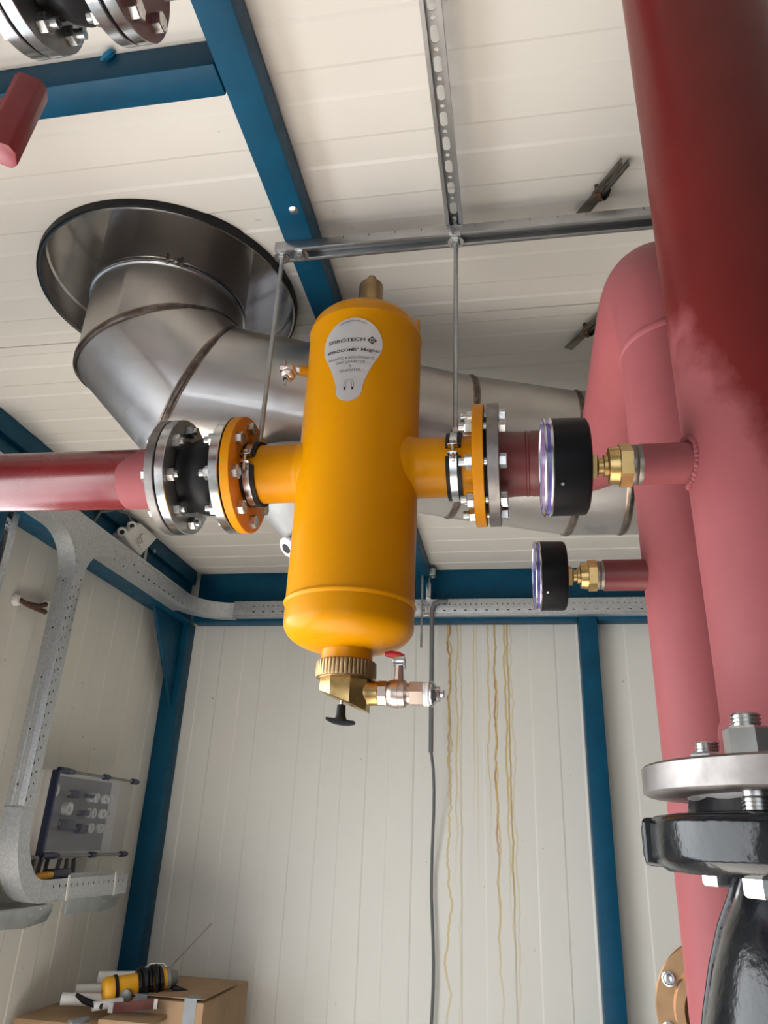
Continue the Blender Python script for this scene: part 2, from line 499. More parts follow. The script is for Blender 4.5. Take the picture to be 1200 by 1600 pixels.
# ------------------------------------------------------------------ blue steel frame
def beam(name, a, b, label, cat='beam', bev=.004, group=None):
    o = MB().span(a, b).build(name, 'blue', bevel=bev); return tag(o, label, cat, group)
ZB = 2.552
mbm = thing('ceiling_beam', (-.39, 1.0, ZB), 'blue square steel tube running along the ceiling from front to back wall', 'beam')
MB().span((-.418, -1.9, ZB), (-.360, 3.12, ZC - .001)).build('tube', 'blue', mbm, .004)
t = MB(); t.lathe((-.378, .985, ZB), (0, 0, -1), [(0, .009), (.001, .009), (.003, .0055), (.0045, .001)], 20)
t.build('rivet', 'bolt', mbm)
beam('cross_beam', (-1.46, .694, ZB), (-.419, .748, ZC - .001), 'blue steel cross tube meeting the ceiling beam at the upper left')
# perimeter girders: upper box plus a protruding bottom flange
g = thing('wall_girder', (0, 3.19, 2.37), 'blue steel girder along the top of the back wall', 'beam')
MB().span((-1.46, 3.16, 2.415), (XR, 3.218, ZC - .001)).build('web', 'blue', g, .003)
MB().span((-1.46, 3.135, 2.372), (.262, 3.216, 2.414)).build('lower_flange', 'blue', g, .003)
MB().span((.340, 3.135, 2.372), (XR, 3.216, 2.414)).build('lower_flange', 'blue', g, .003)
g = thing('wall_girder', (-1.51, 2.2, 2.36), 'blue steel girder along the top of the left wall', 'beam')
MB().span((-1.558, -1.9, 2.415), (-1.48, 3.13, ZC - .001)).build('web', 'blue', g, .003)
MB().span((-1.558, -1.9, 2.545), (-1.4635, 3.13, ZC - .001)).build('upper_flange', 'blue', g, .003)
MB().span((-1.558, -1.9, 2.365), (-1.4635, 3.13, 2.414)).build('lower_flange', 'blue', g, .003)
# columns
c = thing('steel_column', (-1.52, 3.17, 0), 'blue steel corner column between left and back walls with gusset', 'column')
MB().span((-1.558, 3.135, 0), (-1.475, 3.218, 2.372)).build('post', 'blue', c, .003)
gp = MB(); gp.prism([(2.84, 2.364), (3.134, 2.364), (3.134, 1.99)], (-1.512, 0, 0), (0, 1, 0), (0, 0, 1), (.012, 0, 0))
gp.build('gusset', 'blue', c, .002)
c = thing('steel_column', (.30, 3.18, 0), 'blue steel column dividing the back wall right of the rust stains', 'column')
MB().span((.264, 3.128, 0), (.338, 3.216, 2.413)).build('post', 'blue', c, .003)
c = thing('steel_column', (-1.52, 1.80, 0), 'blue steel column at the far left edge under the red pipe', 'column')
MB().span((-1.558, 1.70, 0), (-1.475, 1.815, 2.364)).build('post', 'blue', c, .003)
# pale vertical profile beside it
t = thing('wall_profile', (-1.5, 1.86, 0), 'pale grey vertical strip beside the left column below the red pipe', 'profile')
MB().span((-1.52, 1.855, .4), (-1.49, 1.885, 2.47)).build('strip', 'galv', t, .002)
k_ = MB(); k_.span((-1.53, 1.816, 2.295), (-1.485, 1.852, 2.335)); k_.cyl((-1.485, 1.834, 2.315), (-1.478, 1.834, 2.315), .008)
k_.build('clamp', 'zinc', t, .002)

# ------------------------------------------------------------------ yellow dirt separator
PY, PZ = 1.085, 2.0588
VX, VR = -.2495, .0995
S = thing('dirt_separator', (VX, PY, 1.66), 'yellow enamelled dirt and air separator vessel hanging in the pipe run', 'separator')
b = MB()
pr = []
zt, zb_ = 2.322, 1.792
for i in range(13):
    a = PI / 2 * i / 12; pr.append((zb_ - .040 * math.cos(a), max(.0005, VR * math.sin(a) ** .80)))
pr += [(1.8185, VR), (1.8205, VR + .0020), (1.823, VR + .0030), (1.8255, VR + .0022), (1.828, VR)]
pr += [(2.312, VR), (2.314, VR + .0012), (2.3165, VR + .0018), (2.319, VR + .0012), (2.321, VR)]
for i in range(1, 13):
    a = PI / 2 * i / 12; pr.append((zt + .050 * math.sin(a), max(.0005, VR * math.cos(a) ** .86)))
b.lathe((VX, PY, 0), (0, 0, 1), pr, 96)
b.lathe((VX, PY, 0), (0, 0, 1), [(1.733, .0385), (1.756, .0385), (1.760, .0405), (1.765, .046)], 48)
b.build('vessel', 'yellow', S)
for sgn, xe in ((-1, -.440), (1, -.055)):
    nb = MB(); ln = abs(xe - VX)
    nb.lathe((VX, PY, PZ), (sgn, 0, 0), [(.07, .062), (.0885, .0575), (.093, .0535), (.098, .0508), (.104, .0498), (ln, .0498)], 64, cap0=False)
    nb.build('pipe_nozzle', 'yellow', S)
# flanges of the vessel
for xa, xb in ((-.4545, -.4385), (-.0555, -.0385)):
    fb = MB(); fb.lathe((xa, PY, PZ), (1, 0, 0), [(0, .048), (0, .0985), (.001, .0998), (xb - xa - .001, .0998), (xb - xa, .0985), (xb - xa, .048)], 96, cap0=False, cap1=False)
    fb.build('flange', 'yellow_dull', S)
# gaskets
for xg in (-.4565, -.0382):
    gb = MB(); gb.ring((xg, PY, PZ), (1, 0, 0), .048, .078 if xg > -.2 else .094, .0022 if xg < -.2 else .0045); gb.build('gasket', 'rubber', S)
for i in range(8):
    t = PI / 4 * (i + .5); y, z = PY + .0795 * math.cos(t), PZ + .0795 * math.sin(t)
    hb = hexbolt(MB(), (-.4385, y, z), (1, 0, 0), ln=.056, ph=.3 * i).build('hex_bolt', 'bolt', S)
    hexnut(MB(), (-.474, y, z), (-1, 0, 0), ph=.2 + .5 * i).build('hex_nut', 'bolt', hb)
    t += 0
    hb = hexbolt(MB(), (-.0145, y, z), (1, 0, 0), ln=.062, ph=.5 * i).build('hex_bolt', 'bolt', S)
    hexnut(MB(), (-.0555, y, z), (-1, 0, 0), ph=.3 * i).build('hex_nut', 'bolt', hb)

def on_vessel(u, z, lift):
    """u: arc length round the vessel from the label's centre line"""
    a = LA + u / VR
    return V((VX + (VR + lift) * math.sin(a), PY - (VR + lift) * math.cos(a), z))
# label: teardrop plate; angle of its centre line seen from the axis
LA = math.radians(-.6)
LZ = 2.244; LR = .0515
def teardrop():
    P = []
    for i in range(41):      # upper round, from lower left over the top to lower right
        a = math.radians(205 - 230 * i / 40); P.append((LR * math.cos(a), LR * math.sin(a)))
    # waist curves to the small lower lobe
    n0 = P[-1]; lob = (0, -.0900); lr = .0215
    e = (lob[0] + lr * math.cos(math.radians(8)), lob[1] + lr * math.sin(math.radians(8)))
    c0, c1 = (n0[0] - .010, n0[1] - .016), (e[0] + .004, e[1] + .022)
    def bez(p0, p1, p2, p3, t): 
        return tuple((1 - t) ** 3 * p0[j] + 3 * (1 - t) ** 2 * t * p1[j] + 3 * (1 - t) * t * t * p2[j] + t ** 3 * p3[j] for j in (0, 1))
    cur = [bez(n0, c0, c1, e, i / 10) for i in range(1, 11)]
    P += cur
    for i in range(1, 16):
        a = math.radians(8 - 196 * i / 16); P.append((lob[0] + lr * math.cos(a), lob[1] + lr * math.sin(a)))
    P += [(-x, y) for x, y in reversed(cur)]
    return P
TD = teardrop()
ys = sorted(set([y for _, y in TD])); ymin, ymax = ys[0], ys[-1]
lb = MB(); vs = []; fs = []; rows = 44; colsn = 24
def half_w(y):
    best = 0
    for i in range(len(TD)):
        (x0, y0), (x1, y1) = TD[i], TD[(i + 1) % len(TD)]
        if (y0 - y) * (y1 - y) <= 0 and y0 != y1:
            best = max(best, abs(x0 + (x1 - x0) * (y - y0) / (y1 - y0)))
    return best
for i in range(rows + 1):
    tt = i / rows; y = ymin + (ymax - ymin) * (.5 - .5 * math.cos(PI * tt)); hw = max(half_w(y), 1e-4) if 0 < i < rows else 1e-4
    for j in range(colsn + 1): vs.append(on_vessel(hw * (2 * j / colsn - 1), LZ + y, .0006))
for i in range(rows):
    for j in range(colsn): q = i * (colsn + 1) + j; fs.append((q, q + 1, q + colsn + 2, q + colsn + 1))
lb.add(vs, fs); LAB = lb.build('label_plate', 'label', S); LAB['label'] = 'silver teardrop label plate'
pk = MB(); pg = MB()
def put(mb, body, size, y, sx=1., bold=0., x=0., arc=0.):
    tv, tf = text_mesh(body, size, sx, bold)
    out = []
    for a, c in tv:
        if arc:
            th = a / arc; out.append(on_vessel(x + (arc + c) * math.sin(th), LZ + y + (arc + c) * math.cos(th) - arc, .001))
        else: out.append(on_vessel(x + a, LZ + y + c, .001))
    mb.add(out, tf)
def fit(mb, body, wdt, cap, y, bold=0., x=0., arc=0.):
    tv, _ = text_mesh(body, 1.0, 1.0, bold); w0 = max(a for a, _ in tv) - min(a for a, _ in tv)
    sz = cap / .70; put(mb, body, sz, y, wdt / (w0 * sz), bold * sz, x, arc)
fit(pg, 'www.spirotech.com', .050, .0042, .0455, 0, 0, .046)
fit(pk, 'SPIROTECH', .0640, .0068, .0065, .010, -.0098)
fit(pk, 'SPIROCOMBI\u2019', .0545, .0054, -.0135, .016, -.0150)
fit(pk, 'Magnet', .0320, .0060, -.0135, .010, .0320)
fit(pg, 'MAGNETIC & NON-MAGNETIC', .0780, .0048, -.0290)
fit(pg, 'DIRT SEPARATOR', .0480, .0048, -.0375)
fit(pg, '&', .0040, .0042, -.0455)
fit(pg, 'DE-AERATOR', .0350, .0048, -.0535)
# diamond emblem with a split round centre
def quad2(mb, P): mb.add([on_vessel(a, LZ + c, .001) for a, c in P], [tuple(range(len(P)))])
ex, ey, er = .0335, .0065, .0080
for sx_ in (-1, 1):
    for s2 in (-1, 1):
        g_ = .0006 if sx_ * s2 < 0 else .0
        n_ = 6; inner = [(ex + sx_ * .0042 * math.cos(PI / 2 * i / n_), ey + s2 * .0042 * math.sin(PI / 2 * i / n_)) for i in range(n_ + 1)]
        quad2(pk, [(ex + sx_ * er, ey)] + [(ex, ey + s2 * er)] + list(reversed(inner)))
    P = [(ex + sx_ * .0004, ey + .0026)] + [(ex + sx_ * (.0004 + .0022 * math.sin(PI * i / 8)), ey + .0026 * math.cos(PI * i / 8)) for i in range(1, 8)] + [(ex + sx_ * .0004, ey - .0026)]
    quad2(pk, P)
# horseshoe magnet
hm = MB()
for r0, mbx in ((.0080, pg), (.0048, pg)):
    pts = [(r0 * math.cos(PI * i / 14), r0 * math.sin(PI * i / 14)) for i in range(15)]
    pts = [(pts[0][0], -.006)] + pts + [(pts[-1][0], -.006)]
    for i in range(len(pts) - 1):
        (a, c), (d, e) = pts[i], pts[i + 1]; L = math.hypot(d - a, e - c); nx, ny = -(e - c) / L * .0003, (d - a) / L * .0003
        mbx.add([on_vessel(p, LZ - .0790 + q, .001) for p, q in ((a + nx, c + ny), (d + nx, e + ny), (d - nx, e - ny), (a - nx, c - ny))], [(0, 1, 2, 3)])
for sx_ in (-1, 1): quad2(pk, [(sx_ * .0048, -.0850), (sx_ * .0080, -.0850), (sx_ * .0080, -.0905), (sx_ * .0048, -.0905)])
pk.build('print', 'ink', LAB, smooth=60); pg.build('print', 'ink_grey', LAB, smooth=60)
# air vent on the crown
vb = MB(); vb.lathe((VX + .004, PY, 2.360), (0, 0, 1), [(0, .0225), (.084, .0225), (.088, .0205), (.090, .011), (.092, .0095), (.102, .0095), (.106, .0075), (.1075, .002)], 32)
vb.build('air_vent', 'brass_dull', S)
# lifting lug on the shoulder
MB().box((VX + .090, PY + .035, 2.360), (.006, .016, .050)).build('lifting_lug', 'yellow', S, .002)
# small side drain cock
d0 = V((-.94, -.34, 0)).normalized(); p0 = V((VX, PY, 2.240)) + d0 * (VR - .004)
sb = MB(); sb.cyl(p0, p0 + d0 * .018, .0095); sb.build('side_stub', 'yellow', S)
cb = MB(); q = p0 + d0 * .016
cb.hexa(q, d0, .014, .009); cb.cyl(q, q + d0 * .030, .0055); cb.sphere(q + d0 * .018, .0095)
cb.box(q + d0 * .028 + V((0, 0, .008)), (.004, .010, .010)); cb.cyl(q + d0 * .022, q + d0 * .036, .008, .007, 6)
dn = V((-.12, -.42, -.90)).normalized(); q2 = q + d0 * .016
cb.lathe(q2, dn, [(.004, .008), (.010, .0125), (.013, .0125), (.014, .0108), (.017, .0108), (.018, .0125), (.023, .0125), (.026, .009), (.027, .0062), (.033, .0062)], 24)
cob = cb.build('drain_cock', 'nickel', S)
MB().ring(q2 + dn * .0331, dn, .0015, .0045, .0005, 16).build('outlet_hole', 'hole', cob)
MB().box(q2 + dn * .037 + V((.002, 0, -.003)), (.005, .003, .012)).build('key_tab', 'zinc', cob, .001)
# brass union ring with ribs, slanted bottom body, outlet
ub = MB(); nr = 44; prof = []
vs = []; fs = []
for d, rr in ((1.7375, .0432), (1.736, .0450), (1.716, .0455), (1.7135, .0440)):
    for k in range(nr * 4):
        r_ = rr - (.0013 if (k % 4 in (0,)) and 1.715 < d < 1.737 else 0)
        t = 2 * PI * k / (nr * 4); vs.append((VX + r_ * math.cos(t), PY + r_ * math.sin(t), d))
m_ = nr * 4
for i in range(3):
    for k in range(m_): fs.append((i * m_ + k, i * m_ + (k + 1) % m_, (i + 1) * m_ + (k + 1) % m_, (i + 1) * m_ + k))
fs.append(tuple(range(m_))); fs.append(tuple(range(3 * m_, 4 * m_)))
ub.add(vs, fs); ub.lathe((VX, PY, 0), (0, 0, 1), [(1.7115, .036), (1.7115, .0405), (1.7145, .0405)], 48)
ub.build('union_ring', 'brass_dull', S)
bb = MB(); n_ = 8; top = []; bot = []
for k in range(n_):
    t = 2 * PI * (k + .5) / n_; x, y = .0385 * math.cos(t), .0385 * math.sin(t)
    top.append((VX + x, PY + y, 1.7120)); bot.append((VX + x, PY + y, 1.7120 - .018 - (x + .036) * .40))
bb.add(top + bot, [tuple(range(n_)), tuple(range(2 * n_ - 1, n_ - 1, -1))] + [(k, n_ + k, n_ + (k + 1) % n_, (k + 1) % n_) for k in range(n_)])
BZ = 1.6925
bb.lathe((VX + .012, PY, BZ), (1, 0, 0), [(0, .020), (.024, .0195), (.027, .0180), (.039, .0176), (.040, .0165)], 32)
bb.build('bottom_housing', 'brass', S, .0012)
# magnet pull rod with black T handle
MB().cyl((VX - .004, PY, 1.665), (VX - .004, PY, 1.70), .0022, n=12).build('pull_rod', 'thread', S)
th = MB(); zx = VX - .004
th.lathe((zx, PY, 1.676), (0, 0, -1), [(0, .0062), (.016, .0070), (.021, .0088), (.025, .0120)], 20)
hp = []
for i in range(13):
    x = -.0215 + .043 * i / 12; s_ = abs(x) / .0215
    hp.append((x, .004 * s_ ** 2.5))
poly = [(x, -.0290 + c) for x, c in hp] + [(x, -.0195 + c * .55 - .0035 * (abs(x) / .0215)) for x, c in reversed(hp)]
ca, sa = math.cos(.12), math.sin(.12)
th.prism(poly, (zx, PY - .0065, 1.676), (ca, .0, -sa), (0, 0, 1), (0, .013, 0))
th.build('pull_handle', 'black', S, .0015)
# nickel ball valve on the outlet
X0 = VX + .0515
vb = MB()
vb.lathe((X0, PY, BZ), (1, 0, 0), [(0, .0150), (.0, .0185), (.0115, .0185), (.0125, .0172)], 8, phase=PI / 8)
vb.lathe((X0 + .012, PY, BZ), (1, 0, 0), [(0, .0165), (.002, .0185), (.010, .0205), (.0165, .0207), (.017, .0196), (.0185, .0196), (.019, .0205), (.026, .0198), (.028, .0165), (.030, .0150), (.034, .0150)], 36)
vb.lathe((X0 + .0455, PY, BZ), (1, 0, 0), [(0, .0165), (.0005, .0185), (.0195, .0185), (.020, .0170)], 6)
vb.cyl((X0 + .028, PY, BZ + .018), (X0 + .028, PY, BZ + .040), .0075, .0062, 8)
VALV = vb.build('ball_valve', 'nickel', S)
tp = MB(); tp.lathe((X0 + .0655, PY, BZ), (1, 0, 0), [(0, .0165), (.001, .0175), (.004, .0168), (.007, .0174), (.0085, .016)], 32); tp.build('thread_tape', 'white_ptfe', VALV)
pl = MB(); pl.lathe((X0 + .0740, PY, BZ), (1, 0, 0), [(0, .0165), (.002, .0188), (.0045, .0188), (.007, .0155), (.010, .0112), (.0155, .0108)], 32)
pl.box((X0 + .0900, PY, BZ), (.011, .011, .011)); pl.build('plug', 'zinc', VALV, .001)
hz = BZ + .041
lv = MB()
lv.box((X0 + .028, PY, hz), (.016, .014, .003)); lv.box((X0 + .0365, PY, hz + .002), (.0025, .012, .014))
lv.box((X0 + .028, PY, hz + .008), (.018, .012, .010)); lv.hexa((X0 + .028, PY, hz + .0125), (0, 0, 1), .008, .003)
lvo = lv.build('lever', 'zinc', VALV, .0012)
lr = MB(); lr.tube([V((X0 + .035, PY, hz + .0125)), V((X0 + .026, PY - .001, hz + .0150)), V((X0 + .016, PY - .002, hz + .0165)), V((X0 + .007, PY - .003, hz + .0165))], [.0040, .0055, .0055, .0035], 14)
lr.build('lever_grip', 'lever_red', VALV)

# ------------------------------------------------------------------ rubber compensator and left pipe
def comp_flange(x0, x1, y, z, ri=.050, name='steel_flange', parent=None, mat='zinc', face=None):
    fb = MB(); w = x1 - x0
    fb.lathe((x0, y, z), (1, 0, 0), [(0, ri), (0, .0985), (.001, .0998), (w - .001, .0998), (w, .0985), (w, ri)], 96, cap0=False, cap1=False)
    if face:
        for k in range(96):
            for i in (0, 4): fb.mi[i * 96 + k] = 1
    return fb.build(name, [mat, face] if face else mat, parent)

CP = thing('rubber_compensator', (-.51, PY, PZ), 'black rubber bellows compensator with bright flanges left of the yellow separator', 'compensator')
comp_flange(-.4735, -.4575, PY, PZ, .05, 'flange', CP, 'zinc', 'zinc_dull')
comp_flange(-.5650, -.5490, PY, PZ, .05, 'flange', CP, 'zinc', 'zinc_dull')
rb = MB(); L = .5490 - .4735
rb.lathe((-.5490, PY, PZ), (1, 0, 0), [(-.001, .060), (.003, .062), (.008, .060), (.016, .060), (.024, .0640), (.034, .0675), (.046, .0675), (.055, .0635), (.060, .060), (L - .004, .062), (L + .001, .060)], 64)
rb.lathe((-.5675, PY, PZ), (1, 0, 0), [(0, .05), (0, .094), (.0025, .094), (.0025, .05)], 64, cap0=False, cap1=False)
rb.build('rubber_bellows', 'rubber', CP)
for i in range(8):
    t = PI / 4 * (i + .5); y, z = PY + .0795 * math.cos(t), PZ + .0795 * math.sin(t)
    hb = hexbolt(MB(), (-.5830, y, z), (-1, 0, 0), ln=.052, ph=.3 * i).build('hex_bolt', 'bolt', CP)
    hexnut(MB(), (-.5490, y, z), (1, 0, 0), ph=.4 * i).build('hex_nut', 'bolt', hb)
LP = thing('red_pipe', (-1.2, PY, PZ), 'horizontal glossy red pipe running from the left edge to the rubber compensator', 'pipe')
lp = MB(); lp.tube([(-1.552, PY, PZ + .010), (-.9, PY, PZ + .005), (-.59, PY, PZ)], .0525, 64); lp.build('pipe_run', 'red_left', LP)
lw = MB(); lw.lathe((-.655, PY, PZ), (1, 0, 0), [(-.005, .0523), (.0, .0526), (.045, .0532), (.070, .0535), (.0725, .0535)], 64); lw.build('weld_neck', 'red', LP)
comp_flange(-.5830, -.5676, PY, PZ, .048, 'flange', LP, 'raw_steel')
tv, tf = text_mesh('SS', .030, 1.1)
wt = MB()
def on_left(a, c): 
    th_ = math.radians(12) + c / .0525
    return (-1.012 + a, PY - .0529 * math.cos(th_), PZ + .010 + .0529 * math.sin(th_))
wt.add([on_left(a, c) for a, c in tv], tf); wt.build('marker_writing', 'ink', LP)

# ------------------------------------------------------------------ outlet pipe: right flange, elbow towards the camera, drop pipe
OP = thing('red_pipe', (.157, .60, 0), 'dull pink-red pipe turning down from the separator outlet, behind the larger pipe', 'pipe')
comp_flange(-.0335, -.0155, PY, PZ, .048, 'flange', OP, 'raw_steel')
R2 = .0522; PX = .157; Y2 = .602; RE = .138
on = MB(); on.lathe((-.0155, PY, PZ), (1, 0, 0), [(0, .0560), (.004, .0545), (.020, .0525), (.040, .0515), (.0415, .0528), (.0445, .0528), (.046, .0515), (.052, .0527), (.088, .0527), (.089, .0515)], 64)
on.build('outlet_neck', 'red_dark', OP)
pts = [(.066, PY, PZ), (PX - .075, PY, PZ)]
for i in range(1, 9):
    a = PI / 2 * i / 8; pts.append((PX - .075 + .075 * math.sin(a), PY - .075 + .075 * math.cos(a), PZ))
pts.append((PX, Y2 + RE + .002, PZ))
for i in range(1, 17):
    a = PI / 2 * i / 16; pts.append((PX, Y2 + RE - RE * math.sin(a), PZ - RE + RE * math.cos(a)))
pts.append((PX, Y2, 1.2)); pts.append((PX, Y2, 0.0))
ob_ = MB(); ob_.tube(pts, R2, 64); ob_.build('pipe_run', 'red', OP)
wb = MB(); zw = PZ - RE - .002
wb.lathe((PX, Y2, zw), (0, 0, 1), [(-.0045, R2 - .0005), (-.003, R2 + .0010), (0, R2 + .0018), (.003, R2 + .0010), (.0045, R2 - .0005)], 64, cap0=False, cap1=False); wb.build('weld_seam', 'red', OP)
def gauge_stub(parent, xa, xs, y, z, r, mat):
    s_ = MB(); s_.lathe((xa, y, z), (-1, 0, 0), [(0, r * 1.18), (abs(xs - xa) * .25, r), (abs(xs - xa), r)], 40); s_.build('gauge_socket', mat, parent)
def gauge(xs, y, z, sc, label):
    """pressure gauge pointing to -X, screwed into a socket whose end is at xs"""
    G = thing('pressure_gauge', (xs, y, z), label, 'gauge'); k = sc; a = (-1, 0, 0)
    g_ = MB()
    g_.lathe((xs, y, z), a, [(-.010 * k, .0150 * k), (.001 * k, .0158 * k), (.003 * k, .0150 * k), (.005 * k, .0157 * k), (.0075 * k, .0150 * k)], 32)
    g_.build('threaded_reducer', 'dark_steel', G)
    g_ = MB(); g_.lathe((xs - .0070 * k, y, z), a, [(0, .0172 * k), (.0090 * k, .0172 * k), (.0095 * k, .0155 * k)], 6, phase=.2)
    g_.lathe((xs - .0165 * k, y, z), a, [(0, .0148 * k), (.0075 * k, .0140 * k), (.0085 * k, .0090 * k), (.0110 * k, .0090 * k), (.0115 * k, .0062 * k), (.0150 * k, .0062 * k), (.0155 * k, .0085 * k), (.0165 * k, .0095 * k)], 32)
    g_.build('brass_nipple', 'brass', G)
    a = V((-1, -.035, 0)).normalized(); _, gu, gw = frame(a)
    o = V((xs - .0325 * k, y, z)); g_ = MB(); g_.lathe(o, a, [(0, .0100 * k), (.001 * k, .0128 * k), (.0085 * k, .0128 * k)], 4, phase=.3); g_.build('brass_square', 'brass', G)
    oc = o + a * .0075 * k
    g_ = MB(); g_.lathe(oc, a, [(0, .010 * k), (0, .0345 * k), (.0015 * k, .0372 * k), (.004 * k, .0378 * k), (.0275 * k, .0380 * k), (.028 * k, .0380 * k)], 72, cap1=False); g_.build('case', 'black_shell', G)
    g_ = MB(); g_.lathe(oc + a * .0275 * k, a, [(0, .0375 * k), (0, .0384 * k), (.0010 * k, .0386 * k), (.0020 * k, .0380 * k), (.0024 * k, .0360 * k)], 72, cap0=False, cap1=False); g_.build('bezel', 'zinc', G)
    g_ = MB(); g_.lathe(oc + a * .0290 * k, a, [(0, .0374 * k), (.0032 * k, .0374 * k), (.0040 * k, .0362 * k), (.0044 * k, .030 * k), (.0046 * k, .0005)], 72); g_.build('lens', 'lens_violet', G)
    g_ = MB(); g_.lathe(oc + a * .0322 * k, a, [(0, .0374 * k), (0, .0382 * k), (.0012 * k, .0383 * k), (.0018 * k, .0374 * k)], 72, cap0=False, cap1=False); g_.build('front_rim', 'zinc', G)
    vd = (gu * math.cos(2.35) + gw * math.sin(2.35)); vd = V((vd.x, -abs(vd.y), -abs(vd.z)))
    g_ = MB(); g_.cyl(oc + a * .022 * k + vd * .0376 * k, oc + a * .022 * k + vd * .0389 * k, .0013 * k, n=10); g_.build('vent_plug', 'zinc', G)
    return G

# gauges: socket stubs on both red pipes
BX, BY, BR = .172, .459, .0572
GZ1 = 1.7325; GZ2 = 1.7045
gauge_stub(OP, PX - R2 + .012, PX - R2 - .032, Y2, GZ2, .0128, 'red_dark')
gauge(PX - R2 - .032, Y2, GZ2, .755, 'smaller-looking black pressure gauge lower down, on the pink-red pipe behind')

# ------------------------------------------------------------------ large red pipe in the foreground
BP = thing('red_pipe', (BX, BY, 0), 'large dark red vertical pipe in the right foreground', 'pipe')
FZ = 1.5275
bp = MB()
bp.lathe((BX, BY, 0), (0, 0, 1), [(1.542, .0640), (1.549, .0612), (1.556, .0592), (1.562, .0598), (1.566, .0592), (1.570, .0574), (1.60, BR), (2.45, BR)], 96)
bp.tube([(BX, BY, 2.43), (-.41, BY, 2.43)], .0522, 48)
bp.build('pipe_run', 'red_big', BP)
gauge_stub(BP, BX - BR + .014, BX - BR - .0295, BY, GZ1, .0136, 'red')
wb = MB()
for i in range(34):
    a = 2 * PI * i / 34
    wb.sphere((BX - BR - .001 + .004 * abs(math.cos(a)), BY + .0160 * math.cos(a), GZ1 + .0160 * math.sin(a)), 0.0022 + .0006 * random.random(), 10, 6)
wb.build('weld_bead', 'red', BP)
gauge(BX - BR - .0295, BY, GZ1, .865, 'larger black pressure gauge on the foreground red pipe')
fb = MB(); fb.lathe((BX, BY, FZ), (0, 0, 1), [(0, .05), (0, .101), (.0015, .1035), (.0142, .1035), (.0155, .1020), (.0155, .05)], 96, cap0=False, cap1=False)
fb.lathe((BX, BY, FZ - .004), (0, 0, 1), [(0, .05), (0, .078), (.004, .080)], 64, cap0=False, cap1=False)
fb.build('flange', 'raw_steel', BP)
# flange bolts
bolt_ang = [math.radians(222 + 90 * i) for i in range(4)]
for i, t in enumerate(bolt_ang):
    x, y = BX + .0815 * math.cos(t), BY + .0815 * math.sin(t)
    hb = MB(); hb.cyl((x, y, 1.490), (x, y, FZ + .0340), .0064, n=16)
    for z0 in (FZ + .0290, FZ - .0095):
        for j in range(4): hb.lathe((x, y, z0 + j * .0018), (0, 0, 1), [(0, .0064), (.0009, .0073), (.0018, .0064)], 16, cap0=False, cap1=False)
    hb.hexa((x, y, 1.4900), (0, 0, -1), .0205, .0085); o = hb.build('hex_bolt', 'bolt', BP)
    hexnut(MB(), (x, y, FZ + .0155), (0, 0, 1), .0205, .0140, .55 + .3 * i).build('hex_nut', 'zinc', o)

# black cast valve under the flange
BV = thing('black_valve', (BX, BY, 1.1), 'glossy black cast iron valve body bolted under the foreground red pipe', 'valve')
vb = MB()
vb.lathe((BX, BY, 1.5270), (0, 0, -1), [(0, .045), (0, .078), (.0005, .080), (.0085, .081), (.0095, .0985), (.0120, .1015), (.0310, .1020), (.0345, .0985), (.0375, .094), (.0380, .05)], 16, cap0=False, cap1=False, phase=.1)
vb.build('flange', 'cast', BV, .002)
lg = MB(); la = math.radians(152)
dirv = V((math.cos(la), math.sin(la), 0)); per = V((-dirv.y, dirv.x, 0))
cc = V((BX, BY, 1.5040)) + dirv * .0975
lg.prism([(-.036, -.0125), (.036, -.0125), (.036, .0125), (-.036, .0125)], cc - dirv * .014, per, (0, 0, 1), dirv * .0170)
lg.prism([(-.024, -.0100), (.024, -.0100), (.024, .0100), (-.024, .0100)], cc, per, (0, 0, 1), dirv * .0080)
lg.build('flange_lug', 'cast', BV, .003, seg=3)
vb = MB()
prof = [(1.500, .056), (1.494, .0560), (1.479, .0620), (1.4635, .0700), (1.443, .0775), (1.42, .084), (1.38, .092), (1.33, .096), (1.25, .096), (1.12, .088), (1.0, .085)]
vb.lathe((BX, BY, 0), (0, 0, 1), prof, 48)
vb.build('body', 'cast', BV)
for deg in (146, 236):
    rv = MB(); rp = prof[1:]
    ra = math.radians(deg); rd = V((math.cos(ra), math.sin(ra), 0)); rn = V((-rd.y, rd.x, 0))
    poly = [(r + .0065, z) for z, r in rp] + [(r - .012, z) for z, r in reversed(rp)]
    rv.prism(poly, V((BX, BY, 0)) - rn * .007, rd, (0, 0, 1), rn * .014); rv.build('rib', 'cast', BV, .003, seg=3)
MB().span((BX - .06, BY - .06, 0), (BX + .06, BY + .06, 1.01)).build('foot', 'cast', BV, .01)

# gold cover behind the drop pipe
GC = thing('round_cover', (.178, .79, 1.37), 'round gold lacquered cover with rim screws, half hidden behind the pink-red pipe', 'cover')
ga = V((-.40, -.90, .0)).normalized()
g_ = MB(); g_.lathe((.168, .79, 1.372), ga, [(-.03, .052), (-.004, .056), (0, .0595), (.002, .0595), (.0035, .058), (.0035, .0435), (.010, .0410), (.0125, .0395), (.0125, .032), (.009, .030), (.009, .0005)], 72)
g_.build('dish', 'gold', GC)
_, gu, gw = frame(ga)
for i in range(8):
    t = PI / 4 * i + .3; c0 = V((.168, .79, 1.372)) + (gu * math.cos(t) + gw * math.sin(t)) * .0505 + ga * .003
    g_ = MB(); g_.lathe(c0, ga, [(0, .0065), (.0025, .0062), (.003, .0050), (.0015, .0045)], 20); g_.lathe(c0, ga, [(.001, .0038), (.004, .0036), (.0045, .002)], 16)
    g_.build('screw', 'zinc', GC)
MB().cyl(V((.168, .79, 1.372)) - ga * .028, V((.168, .79, 1.372)) - ga * .14, .045, .045, 40).build('motor_barrel', 'black', GC)
